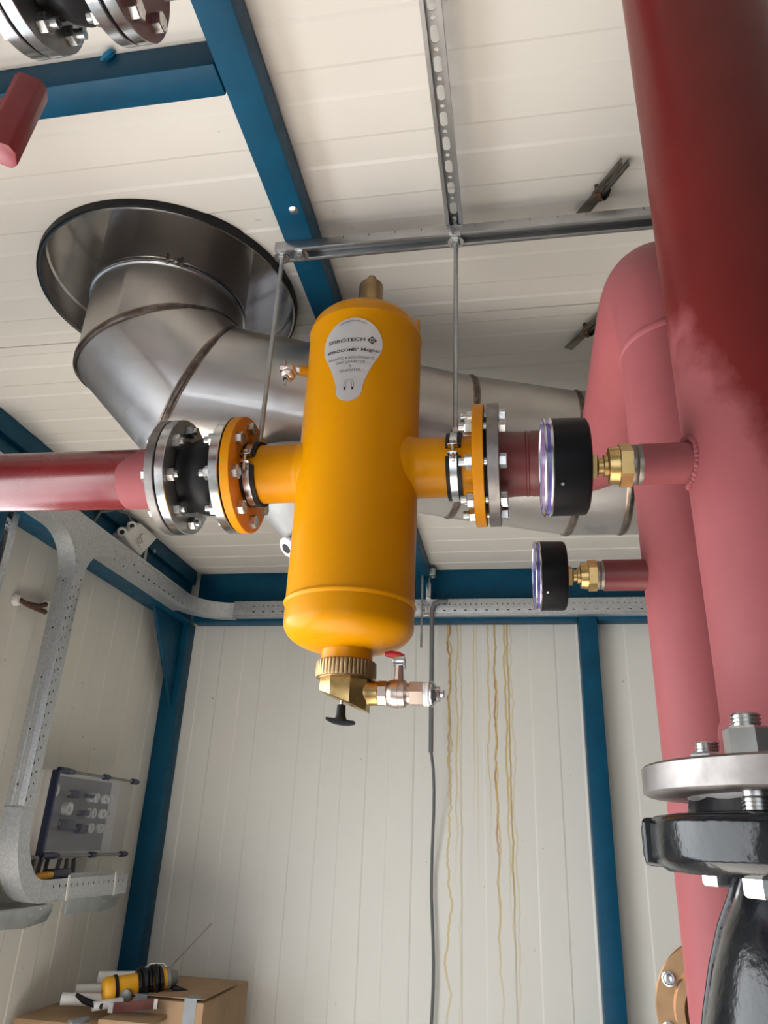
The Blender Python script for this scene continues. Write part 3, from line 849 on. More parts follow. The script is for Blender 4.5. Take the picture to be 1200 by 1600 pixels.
MB().span((.15, .81, 0), (.27, .95, 1.33)).build('pedestal', 'cast', GC, .004)

# ------------------------------------------------------------------ upper-left compensator
UY, UZ, UX = .46, 2.43, -.41
UC = thing('rubber_compensator', (UX - .09, UY, UZ), 'black rubber compensator between bright flanges at the top left corner', 'compensator')
xb1 = UX - .0195; xb0 = xb1 - .0160; xa1 = xb0 - .080; xa0 = xa1 - .0165
comp_flange(xb0, xb1, UY, UZ, .05, 'flange', UC, 'zinc', 'zinc_dull')
comp_flange(xa0, xa1, UY, UZ, .05, 'flange', UC, 'zinc', 'zinc_dull')
rb = MB(); L = xb0 - xa1
rb.lathe((xa1, UY, UZ), (1, 0, 0), [(-.001, .060), (.004, .064), (.012, .062), (.026, .070), (.040, .074), (.054, .070), (L - .012, .062), (L - .004, .064), (L + .001, .060)], 64)
rb.build('rubber_bellows', 'rubber', UC)
UP = thing('red_pipe', (-.9, UY, UZ), 'red pipe ending in a bright flange above the cross tube, top left corner', 'pipe')
up_ = MB(); up_.cyl((-1.4630, UY, UZ), (xa0 - .021, UY, UZ), .0522, n=48); up_.tube([(-.80, UY, UZ - .03), (-.80, UY, 1.9)], .034, 32); up_.build('pipe_run', 'red', UP)
comp_flange(xa0 - .021, xa0 - .003, UY, UZ, .048, 'flange', UP, 'zinc')
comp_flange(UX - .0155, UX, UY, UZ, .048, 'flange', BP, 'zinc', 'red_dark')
gb = MB(); gb.ring((xb1, UY, UZ), (1, 0, 0), .05, .095, .004); gb.build('gasket', 'rubber', UC)
gb = MB(); gb.ring((xa0 - .003, UY, UZ), (1, 0, 0), .05, .095, .003); gb.build('gasket', 'rubber', UC)
for i in range(8):
    t = PI / 4 * i + PI / 8; y, z = UY + .0795 * math.cos(t), UZ + .0795 * math.sin(t)
    hb = hexbolt(MB(), (UX, y, z), (1, 0, 0), .0215, .0110, ln=.055, ph=.3 * i).build('hex_bolt', 'bolt', UC)
    hexnut(MB(), (xb0, y, z), (-1, 0, 0), ph=.4 * i).build('hex_nut', 'bolt', hb)
    hb = hexbolt(MB(), (xa0 - .021, y, z), (-1, 0, 0), .0215, .0110, ln=.060, ph=.2 * i).build('hex_bolt', 'bolt', UC)
    hexnut(MB(), (xa1, y, z), (1, 0, 0), .0215, ph=.3 * i).build('hex_nut', 'bolt', hb)

# red valve handle at the left edge
HV = thing('valve_handle', (-.49, .46, 2.15), 'red faceted valve handle sticking in at the left edge', 'handle')
hd = (V((-.474, .46, 2.201)) - V((-.486, .46, 2.105))); hc = V((-.4835, .46, 2.153)); ha, hu, hw_ = frame(hd)
hb = MB()
P8 = [(-.016, -.008), (-.010, -.016), (.010, -.016), (.016, -.009), (.016, .009), (.010, .016), (-.010, .016), (-.016, .008)]
rot = M.Rotation(math.radians(30), 4, ha).to_3x3(); u2, w2 = rot @ hu, rot @ hw_
hb.prism(P8, hc - ha * .047, u2, w2, ha * .094)
hb.build('grip', 'red_handle', HV, .0016, seg=2)
hb2 = MB(); hb2.prism([(-.026, -.010), (.026, -.010), (.020, .010), (-.020, .010)], hc - V((.012, 0, 0)) - w2 * .012, ha, u2, w2 * .024); hb2.build('hub_web', 'red_handle', HV, .004, seg=3)
hs = MB(); hs.lathe(hc + V((.004, 0, 0)), (-1, -.12, .05), [(0, .012), (.016, .012), (.024, .017), (.040, .019), (.30, .019)], 28); hs.build('stem', 'red_handle', HV)

# cyan tie scrap on the cross tube
ct = MB(); cp = [V((-.6085, .690, 2.591)), V((-.600, .687, 2.596)), V((-.592, .686, 2.603)), V((-.590, .690, 2.607)), V((-.594, .6925, 2.603)), V((-.601, .6925, 2.594))]
ct.tube(cp, [.002, .0045, .0045, .003, .0025, .002], 8)
tag(ct.build('cable_tie', 'cyan'), 'small cyan plastic scrap stuck on the blue cross tube', 'tie')

# ------------------------------------------------------------------ struts and hangers
def c_profile(w, h, t, lip):
    # closed outline of an open-bottom channel, (x across, z up from the bottom)
    a = w / 2
    return [(-a, 0), (-a, h), (a, h), (a, 0), (a - lip, 0), (a - lip, t), (a - t, t), (a - t, h - t), (-a + t, h - t), (-a + t, t), (-a + lip, t), (-a + lip, 0)]
XS = thing('strut_channel', (0, 1.077, 2.531), 'galvanised cross strut bolted under the blue ceiling beam, rods hanging from it', 'strut')
cs = MB(); P = c_profile(.036, .0205, .0022, .009)
cs.prism(P, (-.436, 1.077, 2.5315), (0, 1, 0), (0, 0, 1), (.95, 0, 0)); cs.build('channel', 'strut', XS, .0006)
mk = MB()
for i in range(18): mk.box((-.30 + .05 * i, 1.0588, 2.5480), (.0010, .0003, .007))
mk.build('scale_marks', 'hole', XS)
wn = MB(); wn.cyl((-.388, 1.077, 2.5315), (-.388, 1.077, 2.5295), .0150, n=28); wn.build('washer', 'zinc', XS)
wn = MB(); wn.hexa((-.388, 1.077, 2.5295), (0, 0, -1), .016, .008); wn.build('hex_bolt', 'bolt', XS)

SS = thing('slotted_strut', (-.088, .6, 2.553), 'slotted galvanised strut overhead, pointing at the camera above the cross strut', 'strut')
sm = MB(); zb0, zt0 = 2.5525, 2.5735; w = .0305; hwid = w / 2; xc = -.0885; pitch = .0470; y0 = 1.102
# flanges and lips
for s_ in (-1, 1):
    sm.span((xc + s_ * hwid, .05, zb0), (xc + s_ * (hwid - .002), y0, zt0))
    sm.span((xc + s_ * (hwid - .002), .05, zb0), (xc + s_ * (hwid - .0065), y0, zb0 + .002))
def cell(ya, yb, L_, W_):
    n_ = 32; yc = (ya + yb) / 2; hy = (yb - ya) / 2; hx = hwid - .001
    for z_ in (zt0, zt0 - .002):
        vs = []; 
        for k in range(n_):
            t = 2 * PI * k / n_; c_, s2 = math.cos(t), math.sin(t)
            sc = min(hx / max(abs(c_), 1e-9), hy / max(abs(s2), 1e-9)); vs.append((xc + c_ * sc, yc + s2 * sc, z_))
        # exact corners
        for cx_, cy_ in ((1, 1), (1, -1), (-1, 1), (-1, -1)):
            tt = math.atan2(cy_ * hy, cx_ * hx) % (2 * PI); kk = round(tt / (2 * PI) * n_) % n_; vs[kk] = (xc + cx_ * hx, yc + cy_ * hy, z_)
        for k in range(n_):
            t = 2 * PI * k / n_; r_ = W_ / 2; st = L_ / 2 - r_
            vs.append((xc + r_ * math.cos(t), yc + r_ * math.sin(t) + (st if math.sin(t) > 0 else -st if math.sin(t) < 0 else 0), z_))
        sm.add(vs, [(k, (k + 1) % n_, n_ + (k + 1) % n_, n_ + k) for k in range(n_)])
    o = len(sm.v)
    A = sm.v[o - n_ * 3:o - n_ * 2]; B = sm.v[o - n_:o]
    sm.add([tuple(p) for p in A] + [tuple(p) for p in B], [(k, (k + 1) % n_, n_ + (k + 1) % n_, n_ + k) for k in range(n_)])
yy = y0
while yy > .08:
    cell(yy - .0345, yy, .0275, .0125); cell(yy - pitch, yy - .0345, .0075, .0074); yy -= pitch
sm.build('channel', 'strut', SS, smooth=40)
cbm = MB(); cbm.cyl((xc, 1.077, 2.5560), (xc, 1.077, 2.566), .008, n=20); cbm.hexa((xc, 1.077, 2.566), (0, 0, 1), .013, .007); cbm.build('hex_bolt', 'bolt', SS)

def hanger(x, label):
    H = thing('pipe_hanger', (x, PY, 2.52), label, 'hanger', None)
    MB().cyl((x, 1.080, PZ + .0575), (x, 1.080, 2.5300), .0042, n=14).build('threaded_rod', 'rod', H)
    n_ = MB(); n_.cyl((x, 1.080, 2.5312), (x, 1.080, 2.5288), .0150, n=28); n_.build('washer', 'zinc', H)
    hexnut(MB(), (x, 1.080, 2.5288), (0, 0, -1), .0145, .008).build('hex_nut', 'bolt', H)
    MB().span((x - .011, 1.055, 2.5225), (x + .011, 1.0585, 2.5320)).build('slot_plate', 'zinc', H, .001) if x > -.2 else None
    n_ = MB(); n_.lathe((x, 1.080, PZ + .055), (0, 0, 1), [(0, .0085), (.012, .0085), (.013, .007)], 6); n_.build('boss', 'bolt', H)
    a, u, w_ = frame((1, 0, 0))        # u = (0,-1,0)-ish, w = ...
    # screw gap faces the camera, a little above the axis
    g0 = None
    for (ri, ro, wd, mat, nm) in ((.0500, .0556, .0245, 'rubber', 'rubber_liner'), (.0556, .0574, .0112, 'zinc', 'clamp_band')):
        m_ = MB()
        # two arcs, leaving gaps near the front (angle 160 deg) and the back
        for (s0, s1) in ((-14, 171), (189, 340)):
            vs = []; n2 = 36
            for k in range(n2 + 1):
                t = math.radians(s0 + (s1 - s0) * k / n2); cy, cz = math.cos(t), math.sin(t)
                for (dx, r_) in ((-wd / 2, ri), (wd / 2, ri), (wd / 2, ro), (-wd / 2, ro)): vs.append((x + dx, PY + r_ * cy, PZ + r_ * cz))
            fs = [(k * 4 + i, k * 4 + (i + 1) % 4, (k + 1) * 4 + (i + 1) % 4, (k + 1) * 4 + i) for k in range(n2) for i in range(4)] + [(0, 1, 2, 3), tuple(n2 * 4 + i for i in range(4))]
            m_.add(vs, fs)
        m_.build(nm, mat, H)
    # screw ears and screw at the front gap
    e = MB(); t = math.radians(180); rad = V((0, math.cos(t), math.sin(t))); tan = V((0, -math.sin(t), math.cos(t)))
    rot = M(((1, 0, 0), (0, rad.y, tan.y), (0, rad.z, tan.z)))
    for s_ in (-1, 1): e.box(V((x, PY, PZ)) + rad * .0600 + tan * (.0070 * s_), (.0165, .013, .0022), rot)
    e.build('ear', 'zinc', H, .001)
    e = MB(); c0 = V((x, PY, PZ)) + rad * .0625
    e.cyl(c0 - tan * .009, c0 + tan * .019, .0027, n=12); e.lathe(c0 - tan * .0095, -tan, [(0, .0055), (.004, .0050), (.0045, .004)], 20)
    e.build('clamp_screw', 'bolt', H)
    return H
hanger(-.426, 'left pipe hanger: thin rod and clamp round the yellow nozzle beside the compensator')
hanger(-.0870, 'right pipe hanger: thin rod and clamp round the nozzle towards the red outlet')

# sheet metal ceiling clips
def clip(pa, pb, label):
    a, c = V(pa), V(pb); d = (c - a).normalized(); p = V((0, 0, 1)).cross(d).normalized(); m_ = (a + c) / 2 * 1.0
    C_ = thing('ceiling_clip', m_, label, 'clip'); L_ = (c - a).length
    e = MB(); rot = M((d, p, V((0, 0, 1)))).transposed()
    mid = a + d * L_ * .45
    # near half: closed plate, far half: two separate rails
    e.box(a + d * L_ * .22, (L_ * .46, .021, .0022), rot); e.box(a + d * L_ * .22 + p * .0105 + V((0, 0, .007)), (L_ * .46, .0022, .016), rot)
    e.box(mid + d * L_ * .26 + p * .0075, (L_ * .54, .0065, .0022), rot); e.box(mid + d * L_ * .26 + p * .0105 + V((0, 0, .007)), (L_ * .54, .0022, .016), rot)
    e.box(mid + d * L_ * .25 - p * .0070, (L_ * .52, .0100, .0022), rot); e.box(mid + d * L_ * .25 - p * .0020 + V((0, 0, .007)), (L_ * .52, .0018, .016), rot)
    e.build('plate', 'dark_steel', C_, .0005)
    e = MB(); e.lathe(mid + V((0, 0, -.001)), (0, 0, -1), [(0, .008), (.003, .0075), (.004, .006)], 6); e.cyl(mid + p * .006, mid + p * .006 - V((0, 0, .010)), .004, n=12); e.build('bolt', 'rust', C_)
    e = MB(); e.lathe(mid + p * .012 + d * .006 + V((0, 0, .004)), p, [(0, .013), (.003, .013), (.005, .009)], 24); e.build('rubber_cap', 'rubber', C_)
    e = MB(); e.cyl(mid + V((0, 0, .0)), mid + V((0, 0, ZC - mid.z)), .004, n=10); e.build('fixing_screw', 'rust', C_)
    return C_
clip((.1395, 1.112, 2.588), (.2130, .988, 2.588), 'metal ceiling clip in the open, above the cross strut near the big pipe')
clip((.1460, 1.520, 2.588), (.2250, 1.390, 2.588), 'metal ceiling clip partly hidden by the pink-red pipe bend')

# ------------------------------------------------------------------ stainless flue
FL = thing('flue_duct', (RC.x, RC.y, 2.3), 'welded stainless steel flue duct coming through the roof and crossing behind the separator', 'duct')
FR = .1655; z1 = 2.450
hdir = V((.92, .39, 0)).normalized(); hz_ = V((RC.x, RC.y, z1)) + hdir * .096 + V((0, 0, -.096))
A_, B_ = V((RC.x, RC.y, 3.0)), V((RC.x, RC.y, z1))
D_ = V((-.116, 1.521, 2.334)); E_ = V((.136, 1.577, 2.309)); F_ = V((.9, 1.602, 2.309))
fl = MB(); fl.tube([A_, B_, hz_, D_, E_, F_], FR, 96, caps=False); fl.build('duct_pipe', 'flue', FL, smooth=20)
def weld_ring(p, d_in, d_out, r=FR):
    t = (d_in.normalized() + d_out.normalized()).normalized(); di = d_in.normalized(); _, u, w_ = frame(di)
    def loop(rr, sh):
        out = []
        for k in range(97):
            a = 2 * PI * k / 96; off = (u * math.cos(a) + w_ * math.sin(a)) * rr; off = off - di * (off.dot(t) / di.dot(t)); out.append(p + off + t * sh)
        return out
    def band(rows):
        m_ = MB(); L_ = [loop(rr, sh) for rr, sh in rows]
        for i in range(len(L_) - 1):
            m_.add(L_[i] + L_[i + 1], [(k, k + 1, 97 + k + 1, 97 + k) for k in range(96)])
        return m_
    o = band([(r + .0004, -.0085), (r + .0007, -.0080), (r + .0007, .0080), (r + .0004, .0085)]).build('heat_tint', 'tint', FL)
    wv = [(r + .0008, -.0055), (r + .0022, -.0035), (r + .0030, 0), (r + .0022, .0035), (r + .0008, .0055)]
    band(wv).build('weld_bead', 'weld', o)
weld_ring(B_, B_ - A_, hz_ - B_); weld_ring(hz_, hz_ - B_, D_ - hz_); weld_ring(D_, D_ - hz_, E_ - D_); weld_ring(E_, E_ - D_, F_ - E_)
w4 = V((.245, 1.5806, 2.309)); weld_ring(w4, F_ - E_, F_ - E_)
# clamp band below the roof
cb = MB(); zcl = 2.566
cb.lathe((RC.x, RC.y, zcl), (0, 0, 1), [(-.008, FR), (-.007, FR + .004), (-.004, FR + .006), (.004, FR + .006), (.007, FR + .004), (.008, FR)], 96, cap0=False, cap1=False)
cbo = cb.build('clamp_band', 'zinc', FL)
ca_ = math.radians(-62); cd = V((math.cos(ca_), math.sin(ca_), 0)); cpn = V((-cd.y, cd.x, 0)); c0 = V((RC.x, RC.y, zcl)) + cd * (FR + .010)
cr = M((cd, cpn, V((0, 0, 1)))).transposed()
e = MB(); e.box(c0 - cpn * .014, (.014, .006, .016), cr); e.box(c0 + cpn * .014, (.014, .006, .016), cr); e.cyl(c0 - cpn * .030, c0 + cpn * .030, .003, n=10)
e.sphere(c0 + cpn * .004, .008, 12, 8); e.build('clamp_latch', 'dark_steel', cbo)
# roof collar: can with rim, seam and top plate
rc = MB(); zr, ztp = 2.592, 2.735
rc.lathe((RC.x, RC.y, 0), (0, 0, 1), [(zr, RR - .004), (zr, RR), (zr + .006, RR), (ztp, RR), (ztp, RR - .002), (zr + .070, RR - .002), (zr + .066, RR - .006), (zr + .062, RR - .002), (zr, RR - .004)], 96, cap0=False, cap1=False)
rc.lathe((RC.x, RC.y, 0), (0, 0, 1), [(ztp - .001, FR - .002), (ztp - .001, RR - .001), (ztp + .003, RR - .001), (ztp + .003, FR - .002)], 96, cap0=False, cap1=False)
tag(rc.build('roof_collar', 'collar', None, smooth=25), 'wide round stainless collar in the ceiling around the flue', 'collar')
sk = MB(); sk.lathe((RC.x, RC.y, 0), (0, 0, 1), [(zr + .001, RR + .0004), (zr + .001, RR + .0040), (ZC - .0032, RR + .0050), (ZC - .0032, RR + .0004)], 96, cap0=False, cap1=False)
tag(sk.build('sealing_ring', 'rubber'), 'black rubber sealing ring between ceiling and flue collar', 'seal')
# drain cone and stub under the duct
dc = V((-.425, 1.372, 0))
dm = MB(); dm.lathe((dc.x, dc.y, 0), (0, 0, 1), [(2.035, .018), (2.045, .026), (2.165, .145), (2.20, .150)], 64); dm.build('drain_cone', 'cone', FL)
sd = V((-.5, -.55, -.67)).normalized(); s0 = V((dc.x - .012, dc.y - .012, 2.040))
dm = MB(); dm.cyl(s0, s0 + sd * .022, .0115, n=24); dst = dm.build('drain_stub', 'black', FL)
dm = MB(); dm.lathe(s0 + sd * .010, sd, [(0, .011), (0, .0205), (.004, .0230), (.009, .0220), (.013, .0150), (.013, .011)], 20, cap0=False, cap1=False); dm.build('sealing_wrap', 'white_ptfe', dst)

# ------------------------------------------------------------------ cable trays
def holes_row(mb, pts, u, w_, n_, L_, W_, mi=1):
    for p in pts:
        p = V(p); P = []
        for k in range(10):
            t = 2 * PI * k / 10; st = (L_ - W_) / 2
            P.append((W_ / 2 * math.cos(t) + (st if math.cos(t) > 0 else -st), W_ / 2 * math.sin(t)))
        mb.add([p + V(u) * a + V(w_) * b + V(n_) * .0004 for a, b in P], [tuple(range(10))], mi)
TL = thing('cable_tray', (-1.43, 2.1, 1.3), 'galvanised cable tray on the left wall: vertical drop with tee and bottom bend', 'tray')
XT0, XT1 = -1.462, -1.400
# vertical run
vr = MB(); yv0, yv1 = 2.087, 2.137
vr.span((XT0, yv0, 1.54), (XT1, yv1, 2.235))
for dx in (.016, .038): vr.span((XT0 + dx, yv0 - .0016, 1.54), (XT0 + dx + .008, yv0, 2.235))
holes_row(vr, [(XT0 + .027, yv0 - .0001, 1.60 + .155 * i) for i in range(5)], (0, 0, 1), (1, 0, 0), (0, -1, 0), .007, .006)
holes_row(vr, [(XT1, yv0 + .0035, 1.56 + .0335 * i) for i in range(20)], (0, 0, 1), (0, 1, 0), (1, 0, 0), .011, .0045)
holes_row(vr, [(XT1, yv0 + .021, 1.57 + .0335 * i) for i in range(20)], (0, 0, 1), (0, 1, 0), (1, 0, 0), .007, .005)
holes_row(vr, [(XT1, yv0 + .040, 2.235 - .0335 * i) for i in range(6)], (0, 0, 1), (0, 1, 0), (1, 0, 0), .007, .005)
vr.build('vertical_run', ['galv', 'hole'], TL, .0008)
# tee piece: flat plate outline in the YZ plane with two quarter curves
tee = []
zt_, zl = 2.445, 2.365
tee += [(1.60, zt_), (2.46, zt_), (2.46, zl)]
for i in range(9):   # inner curve right of the drop
    a = PI / 2 * i / 8; tee.append((yv1 + .13 - .13 * math.sin(a), zl - .13 + .13 * math.cos(a)))
tee += [(yv1, 2.235), (yv0, 2.235)]
for i in range(9):
    a = PI / 2 * i / 8; tee.append((yv0 - .13 + .13 * math.cos(a), zl - .13 + .13 * math.sin(a)))
tee += [(1.60, zl)]
tm = MB(); tm.prism(tee, (XT0, 0, 0), (0, 1, 0), (0, 0, 1), (XT1 - XT0, 0, 0))
holes_row(tm, [(XT1, 2.30 + .07 * (i % 3), 2.40 - .03 * (i // 3)) for i in range(5)], (0, 0, 1), (0, 1, 0), (1, 0, 0), .008, .006)
holes_row(tm, [(XT1, yv0 - .125 + .13 * math.cos(a), zl - .128 + .135 * math.sin(a)) for a in (.1, .35, .6, .85)], (0, 0, 1), (0, 1, 0), (1, 0, 0), .005, .004)
tm.build('tee_piece', ['galv', 'hole'], TL, smooth=25)
# horizontal run to the corner and quarter bend into the back tray
hr = MB(); hr.span((XT0, 2.461, 2.378), (XT1, 2.93, 2.445)); hr.span((XT0 - .0005, 2.461, 2.366), (XT1 - .008, 2.93, 2.378))
holes_row(hr, [(XT1, 2.48 + .0225 * i, 2.432) for i in range(20)], (0, 0, 1), (0, 1, 0), (1, 0, 0), .010, .003)
holes_row(hr, [(XT1, 2.48 + .045 * i, 2.384) for i in range(10)], (0, 1, 0), (0, 0, 1), (1, 0, 0), .012, .006)
hr.build('horizontal_run', ['galv', 'hole'], TL, .0008)
YT0, YT1 = 3.085, 3.134
bd = MB(); vs = []; fs = []; ns = 12
rin = (2.93 - YT0)   # geometric helper
for i in range(ns + 1):
    a = PI / 2 * i / ns; ci = V((-1.245, 2.93, 0)); ro_, ri_ = XT0 - ci.x, XT1 - ci.x
    for rr, ry, z in ((ri_, YT0 - 2.93, 2.378), (ri_, YT0 - 2.93, 2.445), (ro_, YT1 - 2.93, 2.445), (ro_, YT1 - 2.93, 2.378)):
        vs.append((ci.x + rr * math.cos(a), ci.y + ry * math.sin(a), z))
for i in range(ns):
    for j in range(4): fs.append((i * 4 + j, i * 4 + (j + 1) % 4, (i + 1) * 4 + (j + 1) % 4, (i + 1) * 4 + j))
fs += [(0, 1, 2, 3), tuple(ns * 4 + j for j in range(4))]
bd.add(vs, fs); bd.build('corner_bend', 'galv', TL, smooth=25)
# bottom bend and short run under the switch box
bm_ = MB(); vs = []; fs = []
for i in range(13):
    a = PI / 2 * i / 12; cy, cz = yv1 + .125, 1.54
    y_in, z_in = cy - .125 * math.cos(a), cz - .195 * math.sin(a)
    y_out, z_out = cy - .178 * math.cos(a), cz - .257 * math.sin(a)
    vs += [(XT0, y_in, z_in), (XT1, y_in, z_in), (XT1, y_out, z_out), (XT0, y_out, z_out)]
for i in range(12):
    for j in range(4): fs.append((i * 4 + j, i * 4 + (j + 1) % 4, (i + 1) * 4 + (j + 1) % 4, (i + 1) * 4 + j))
fs += [(0, 1, 2, 3), tuple(48 + j for j in range(4))]
bm_.add(vs, fs); bm_.build('bottom_bend', 'galv', TL, smooth=25)
zb1, zb2 = 1.54 - .257, 1.54 - .195
br_ = MB(); br_.span((XT0, yv1 + .125, zb1), (XT0 + .003, 2.79, zb2 + .008)); br_.span((XT1 - .003, yv1 + .125, zb1), (XT1, 2.79, zb2)); br_.span((XT0, yv1 + .125, zb1), (XT1, 2.79, zb1 + .003))
holes_row(br_, [(XT1, 2.32 + .0335 * i, zb1 + .042) for i in range(14)], (0, 0, 1), (0, 1, 0), (1, 0, 0), .009, .005)
br_.build('bottom_run', ['galv', 'hole'], TL, .0006)
for y in (2.40, 2.70):
    zt2 = MB(); zt2.box((XT1 + .001, y, (zb1 + zb2) / 2 + .004), (.002, .010, zb2 - zb1 + .010), M.Rotation(.12, 3, 'X')); zt2.build('zip_tie', 'white', TL)
for (ya, yb, dz) in ((2.10, 2.41, -.012), (2.49, 2.84, 0.)):
    sh = MB()
    sh.prism([(ya, 1.2818 + dz), (yb, 1.2818 + dz), (yb, 1.262 + dz), (yb - .02, 1.236 + dz), (yb - .13, 1.226 + dz), (ya, 1.236 + dz)], (-1.45, 0, 0), (0, 1, 0), (0, 0, 1), (.006, 0, 0))
    sh.span((XL + .002, ya, 1.2780 + dz), (-1.444, yb, 1.2818 + dz))
    WBk = thing('wall_bracket', (XL, (ya + yb) / 2, 1.26), 'galvanised bracket plate under the bottom tray, ' + ('cut by the left edge' if dz else 'the one towards the corner column'), 'bracket')
    sh.build('plate', 'sheet', WBk, .001)
    for q in (.06, .11, .045):
        sc_ = MB(); sc_.cyl((-1.444, yb - q, 1.275 + dz - (q - .06) * .3), (-1.4415, yb - q, 1.275 + dz - (q - .06) * .3), .005, n=14); sc_.build('rivet', 'bolt', WBk)
# contents resting in the bottom tray
TB = MB(); TB.box((-1.432, 2.29, zb1 + .068), (.03, .10, .018), M.Rotation(.1, 3, 'X')); tag(TB.build('connector_block', 'tool_yellow', None, .004), 'small yellow block lying in the bottom tray under the switch box', 'connector')
TB = MB(); TB.box((-1.432, 2.385, zb1 + .072), (.032, .10, .030)); TB.box((-1.432, 2.385, zb1 + .030), (.02, .06, .058)); tag(TB.build('connector_block', 'navy', None, .004), 'dark navy block standing in the bottom tray under the switch box', 'connector')
# back tray
TBk = thing('cable_tray', (0, 3.11, 2.4), 'galvanised perforated cable tray along the back wall girder', 'tray')
bt = MB(); bt.span((-1.245, YT0, 2.390), (1.6, YT1, 2.452)); bt.span((-1.245, YT0 + .004, 2.383), (1.6, YT1, 2.390))
holes_row(bt, [(-1.15 + .0225 * i, YT0, 2.428) for i in range(100)], (1, 0, 0), (0, 0, 1), (0, -1, 0), .0055, .005)
holes_row(bt, [(-1.15 + .045 * i, YT0, 2.402) for i in range(50)], (1, 0, 0), (0, 0, 1), (0, -1, 0), .012, .0045)
bt.build('tray_body', ['galv', 'hole'], TBk, .0008)

# ------------------------------------------------------------------ junction box on the left girder
JB = thing('junction_box', (-1.43, 2.48, 2.53), 'small off-white junction box with two glands, tilted on the left girder', 'junction box')
a_, b_, c_, d_ = V((0, 2.352, 2.508)), V((0, 2.452, 2.592)), V((0, 2.625, 2.582)), V((0, 2.520, 2.466))
jp = [(p.y, p.z) for p in (a_ + V((0, .02, -.012)), b_ + V((0, .02, -.006)), c_, d_, V((0, 2.44, 2.474)))]
jm = MB(); jm.prism(jp, (-1.478, 0, 0), (0, 1, 0), (0, 0, 1), (.055, 0, 0)); jm.build('case', 'white', JB, .006, seg=3)
jl = MB(); jl.prism([(2.455, 2.505), (2.515, 2.560), (2.610, 2.574), (2.530, 2.486)], (-1.4228, 0, 0), (0, 1, 0), (0, 0, 1), (.003, 0, 0)); LID = jl.build('lid', 'white', JB, .001)
jd = (c_ - b_).normalized(); jd = V((0, .80, -.60)).normalized(); ju = V((0, .60, .80))
jt = MB()
for i, (tx, sz) in enumerate((('4', .016), ('BOILER', .0125), ('AVL B', .0125), ('3/067-1', .0125))):
    tv, tf = text_mesh(tx, sz, .95, .0002); w_ = min(x for x, _ in tv)
    o = V((-1.4193, 2.462 + .014, 2.536 - .002)) - ju * (.0125 * i - .014)
    jt.add([o + jd * (x - w_) + ju * y for x, y in tv], tf)
jt.build('print', 'ink', LID, smooth=60)
for (gy, gz) in ((2.360, 2.512), (2.420, 2.562)):
    gm = MB(); gd = V((.55, -.70, -.42)).normalized(); g0 = V((-1.448, gy + .03, gz + .005))
    gm.lathe(g0, gd, [(0, .016), (.012, .016), (.013, .018), (.026, .018), (.028, .013)], 16)
    gm.ring(g0 + gd * .028, gd, .009, .015, .002, 20)
    go = gm.build('cable_gland', 'white', JB); MB().cyl(g0 + gd * .0282, g0 + gd * .0290, .009, n=16).build('gland_bore', 'hole', go)
cbz = MB(); cbz.tube([(-1.44, 2.44, 2.575), (-1.43, 2.38, 2.585), (-1.43, 2.30, 2.565), (-1.44, 2.22, 2.52), (-1.43, 2.17, 2.448)], .005, 10)
tag(cbz.build('cable', 'cable'), 'thin grey cable looping from the tilted junction box down to the tray', 'cable')
st = MB(); st.span((-1.452, 2.585, 2.446), (-1.446, 2.605, 2.53)); st.cyl((-1.446, 2.65, 2.535), (-1.438, 2.65, 2.535), .008)
tag(st.build('tray_hanger', 'sheet', None, .001), 'short grey tray hanger strip beside the junction box', 'bracket')

# cable stub with glands on the left wall
WG = thing('wall_cable_stub', (XL, 2.08, 2.16), 'two thin dark cables with round glands leaving the left wall by the tray', 'cable stub')
w0 = V((XL, 2.045, 2.145)); 
e = MB(); e.lathe(w0, (1, .1, 0), [(0, .020), (.012, .019), (.018, .014)], 20); e.build('gland', 'white', WG)
e = MB(); e.tube([w0 + V((.016, 0, 0)), w0 + V((.022, .04, -.006)), w0 + V((.018, .14, -.001))], .008, 10)
e.tube([w0 + V((.020, .03, -.004)), w0 + V((.026, .09, .004)), w0 + V((.022, .135, .026))], .008, 10); e.build('cable', 'rust', WG)
e = MB(); e.lathe(w0 + V((.020, .128, .024)), V((0, .8, .5)), [(0, .013), (.02, .014), (.024, .017), (.034, .017)], 16); e.build('gland', 'white', WG)

# ------------------------------------------------------------------ switch box on the left wall
SB = thing('switch_box', (-1.49, 2.5, 1.53), 'wall-mounted switch box with clear cover, blue hinges and rows of round glands', 'switch box')
by0, by1, bz0, bz1, bxf = 2.275, 2.775, 1.408, 1.656, -1.435
e = MB(); e.span((XL + .001, by0, bz0), (bxf - .045, by1, bz1)); e.span((bxf - .046, by0, bz0), (bxf, by0 + .012, bz1)); e.build('base', 'white', SB, .004)
inn = bxf - .044
e = MB(); e.span((inn - .001, by0 + .02, bz0 + .012), (inn + .001, by1 - .07, bz1 - .012)); e.build('front_panel', 'panel_grey', SB)
e = MB(); e.box((bxf + .002, (by0 + by1) / 2 + .004, (bz0 + bz1) / 2), (.004, by1 - by0 - .010, bz1 - bz0)); e.build('clear_cover', 'cover', SB)
for z in (bz0, bz1):
    e = MB(); e.cyl((bxf + .002, by0, z), (bxf + .002, by1, z), .0045, n=12); e.build('cover_rail', 'anvil', SB)
    for y, L_ in ((by0 + .045, .09), (by0 + .30, .04), (by1 + .015, .05)):
        e = MB(); e.lathe((bxf + .003, y - L_ / 2, z), (0, 1, 0), [(0, .008), (.002, .010), (L_ * .7, .010), (L_ * .75, .008), (L_, .007)], 12); e.build('hinge', 'navy', SB)
e = MB(); e.span((bxf - .02, by0 - .001, bz0), (bxf + .003, by0 + .014, bz1)); e.build('hinge_strip', 'navy', SB, .003)
rows_ = (bz1 - .068, bz1 - .118, bz1 - .166)
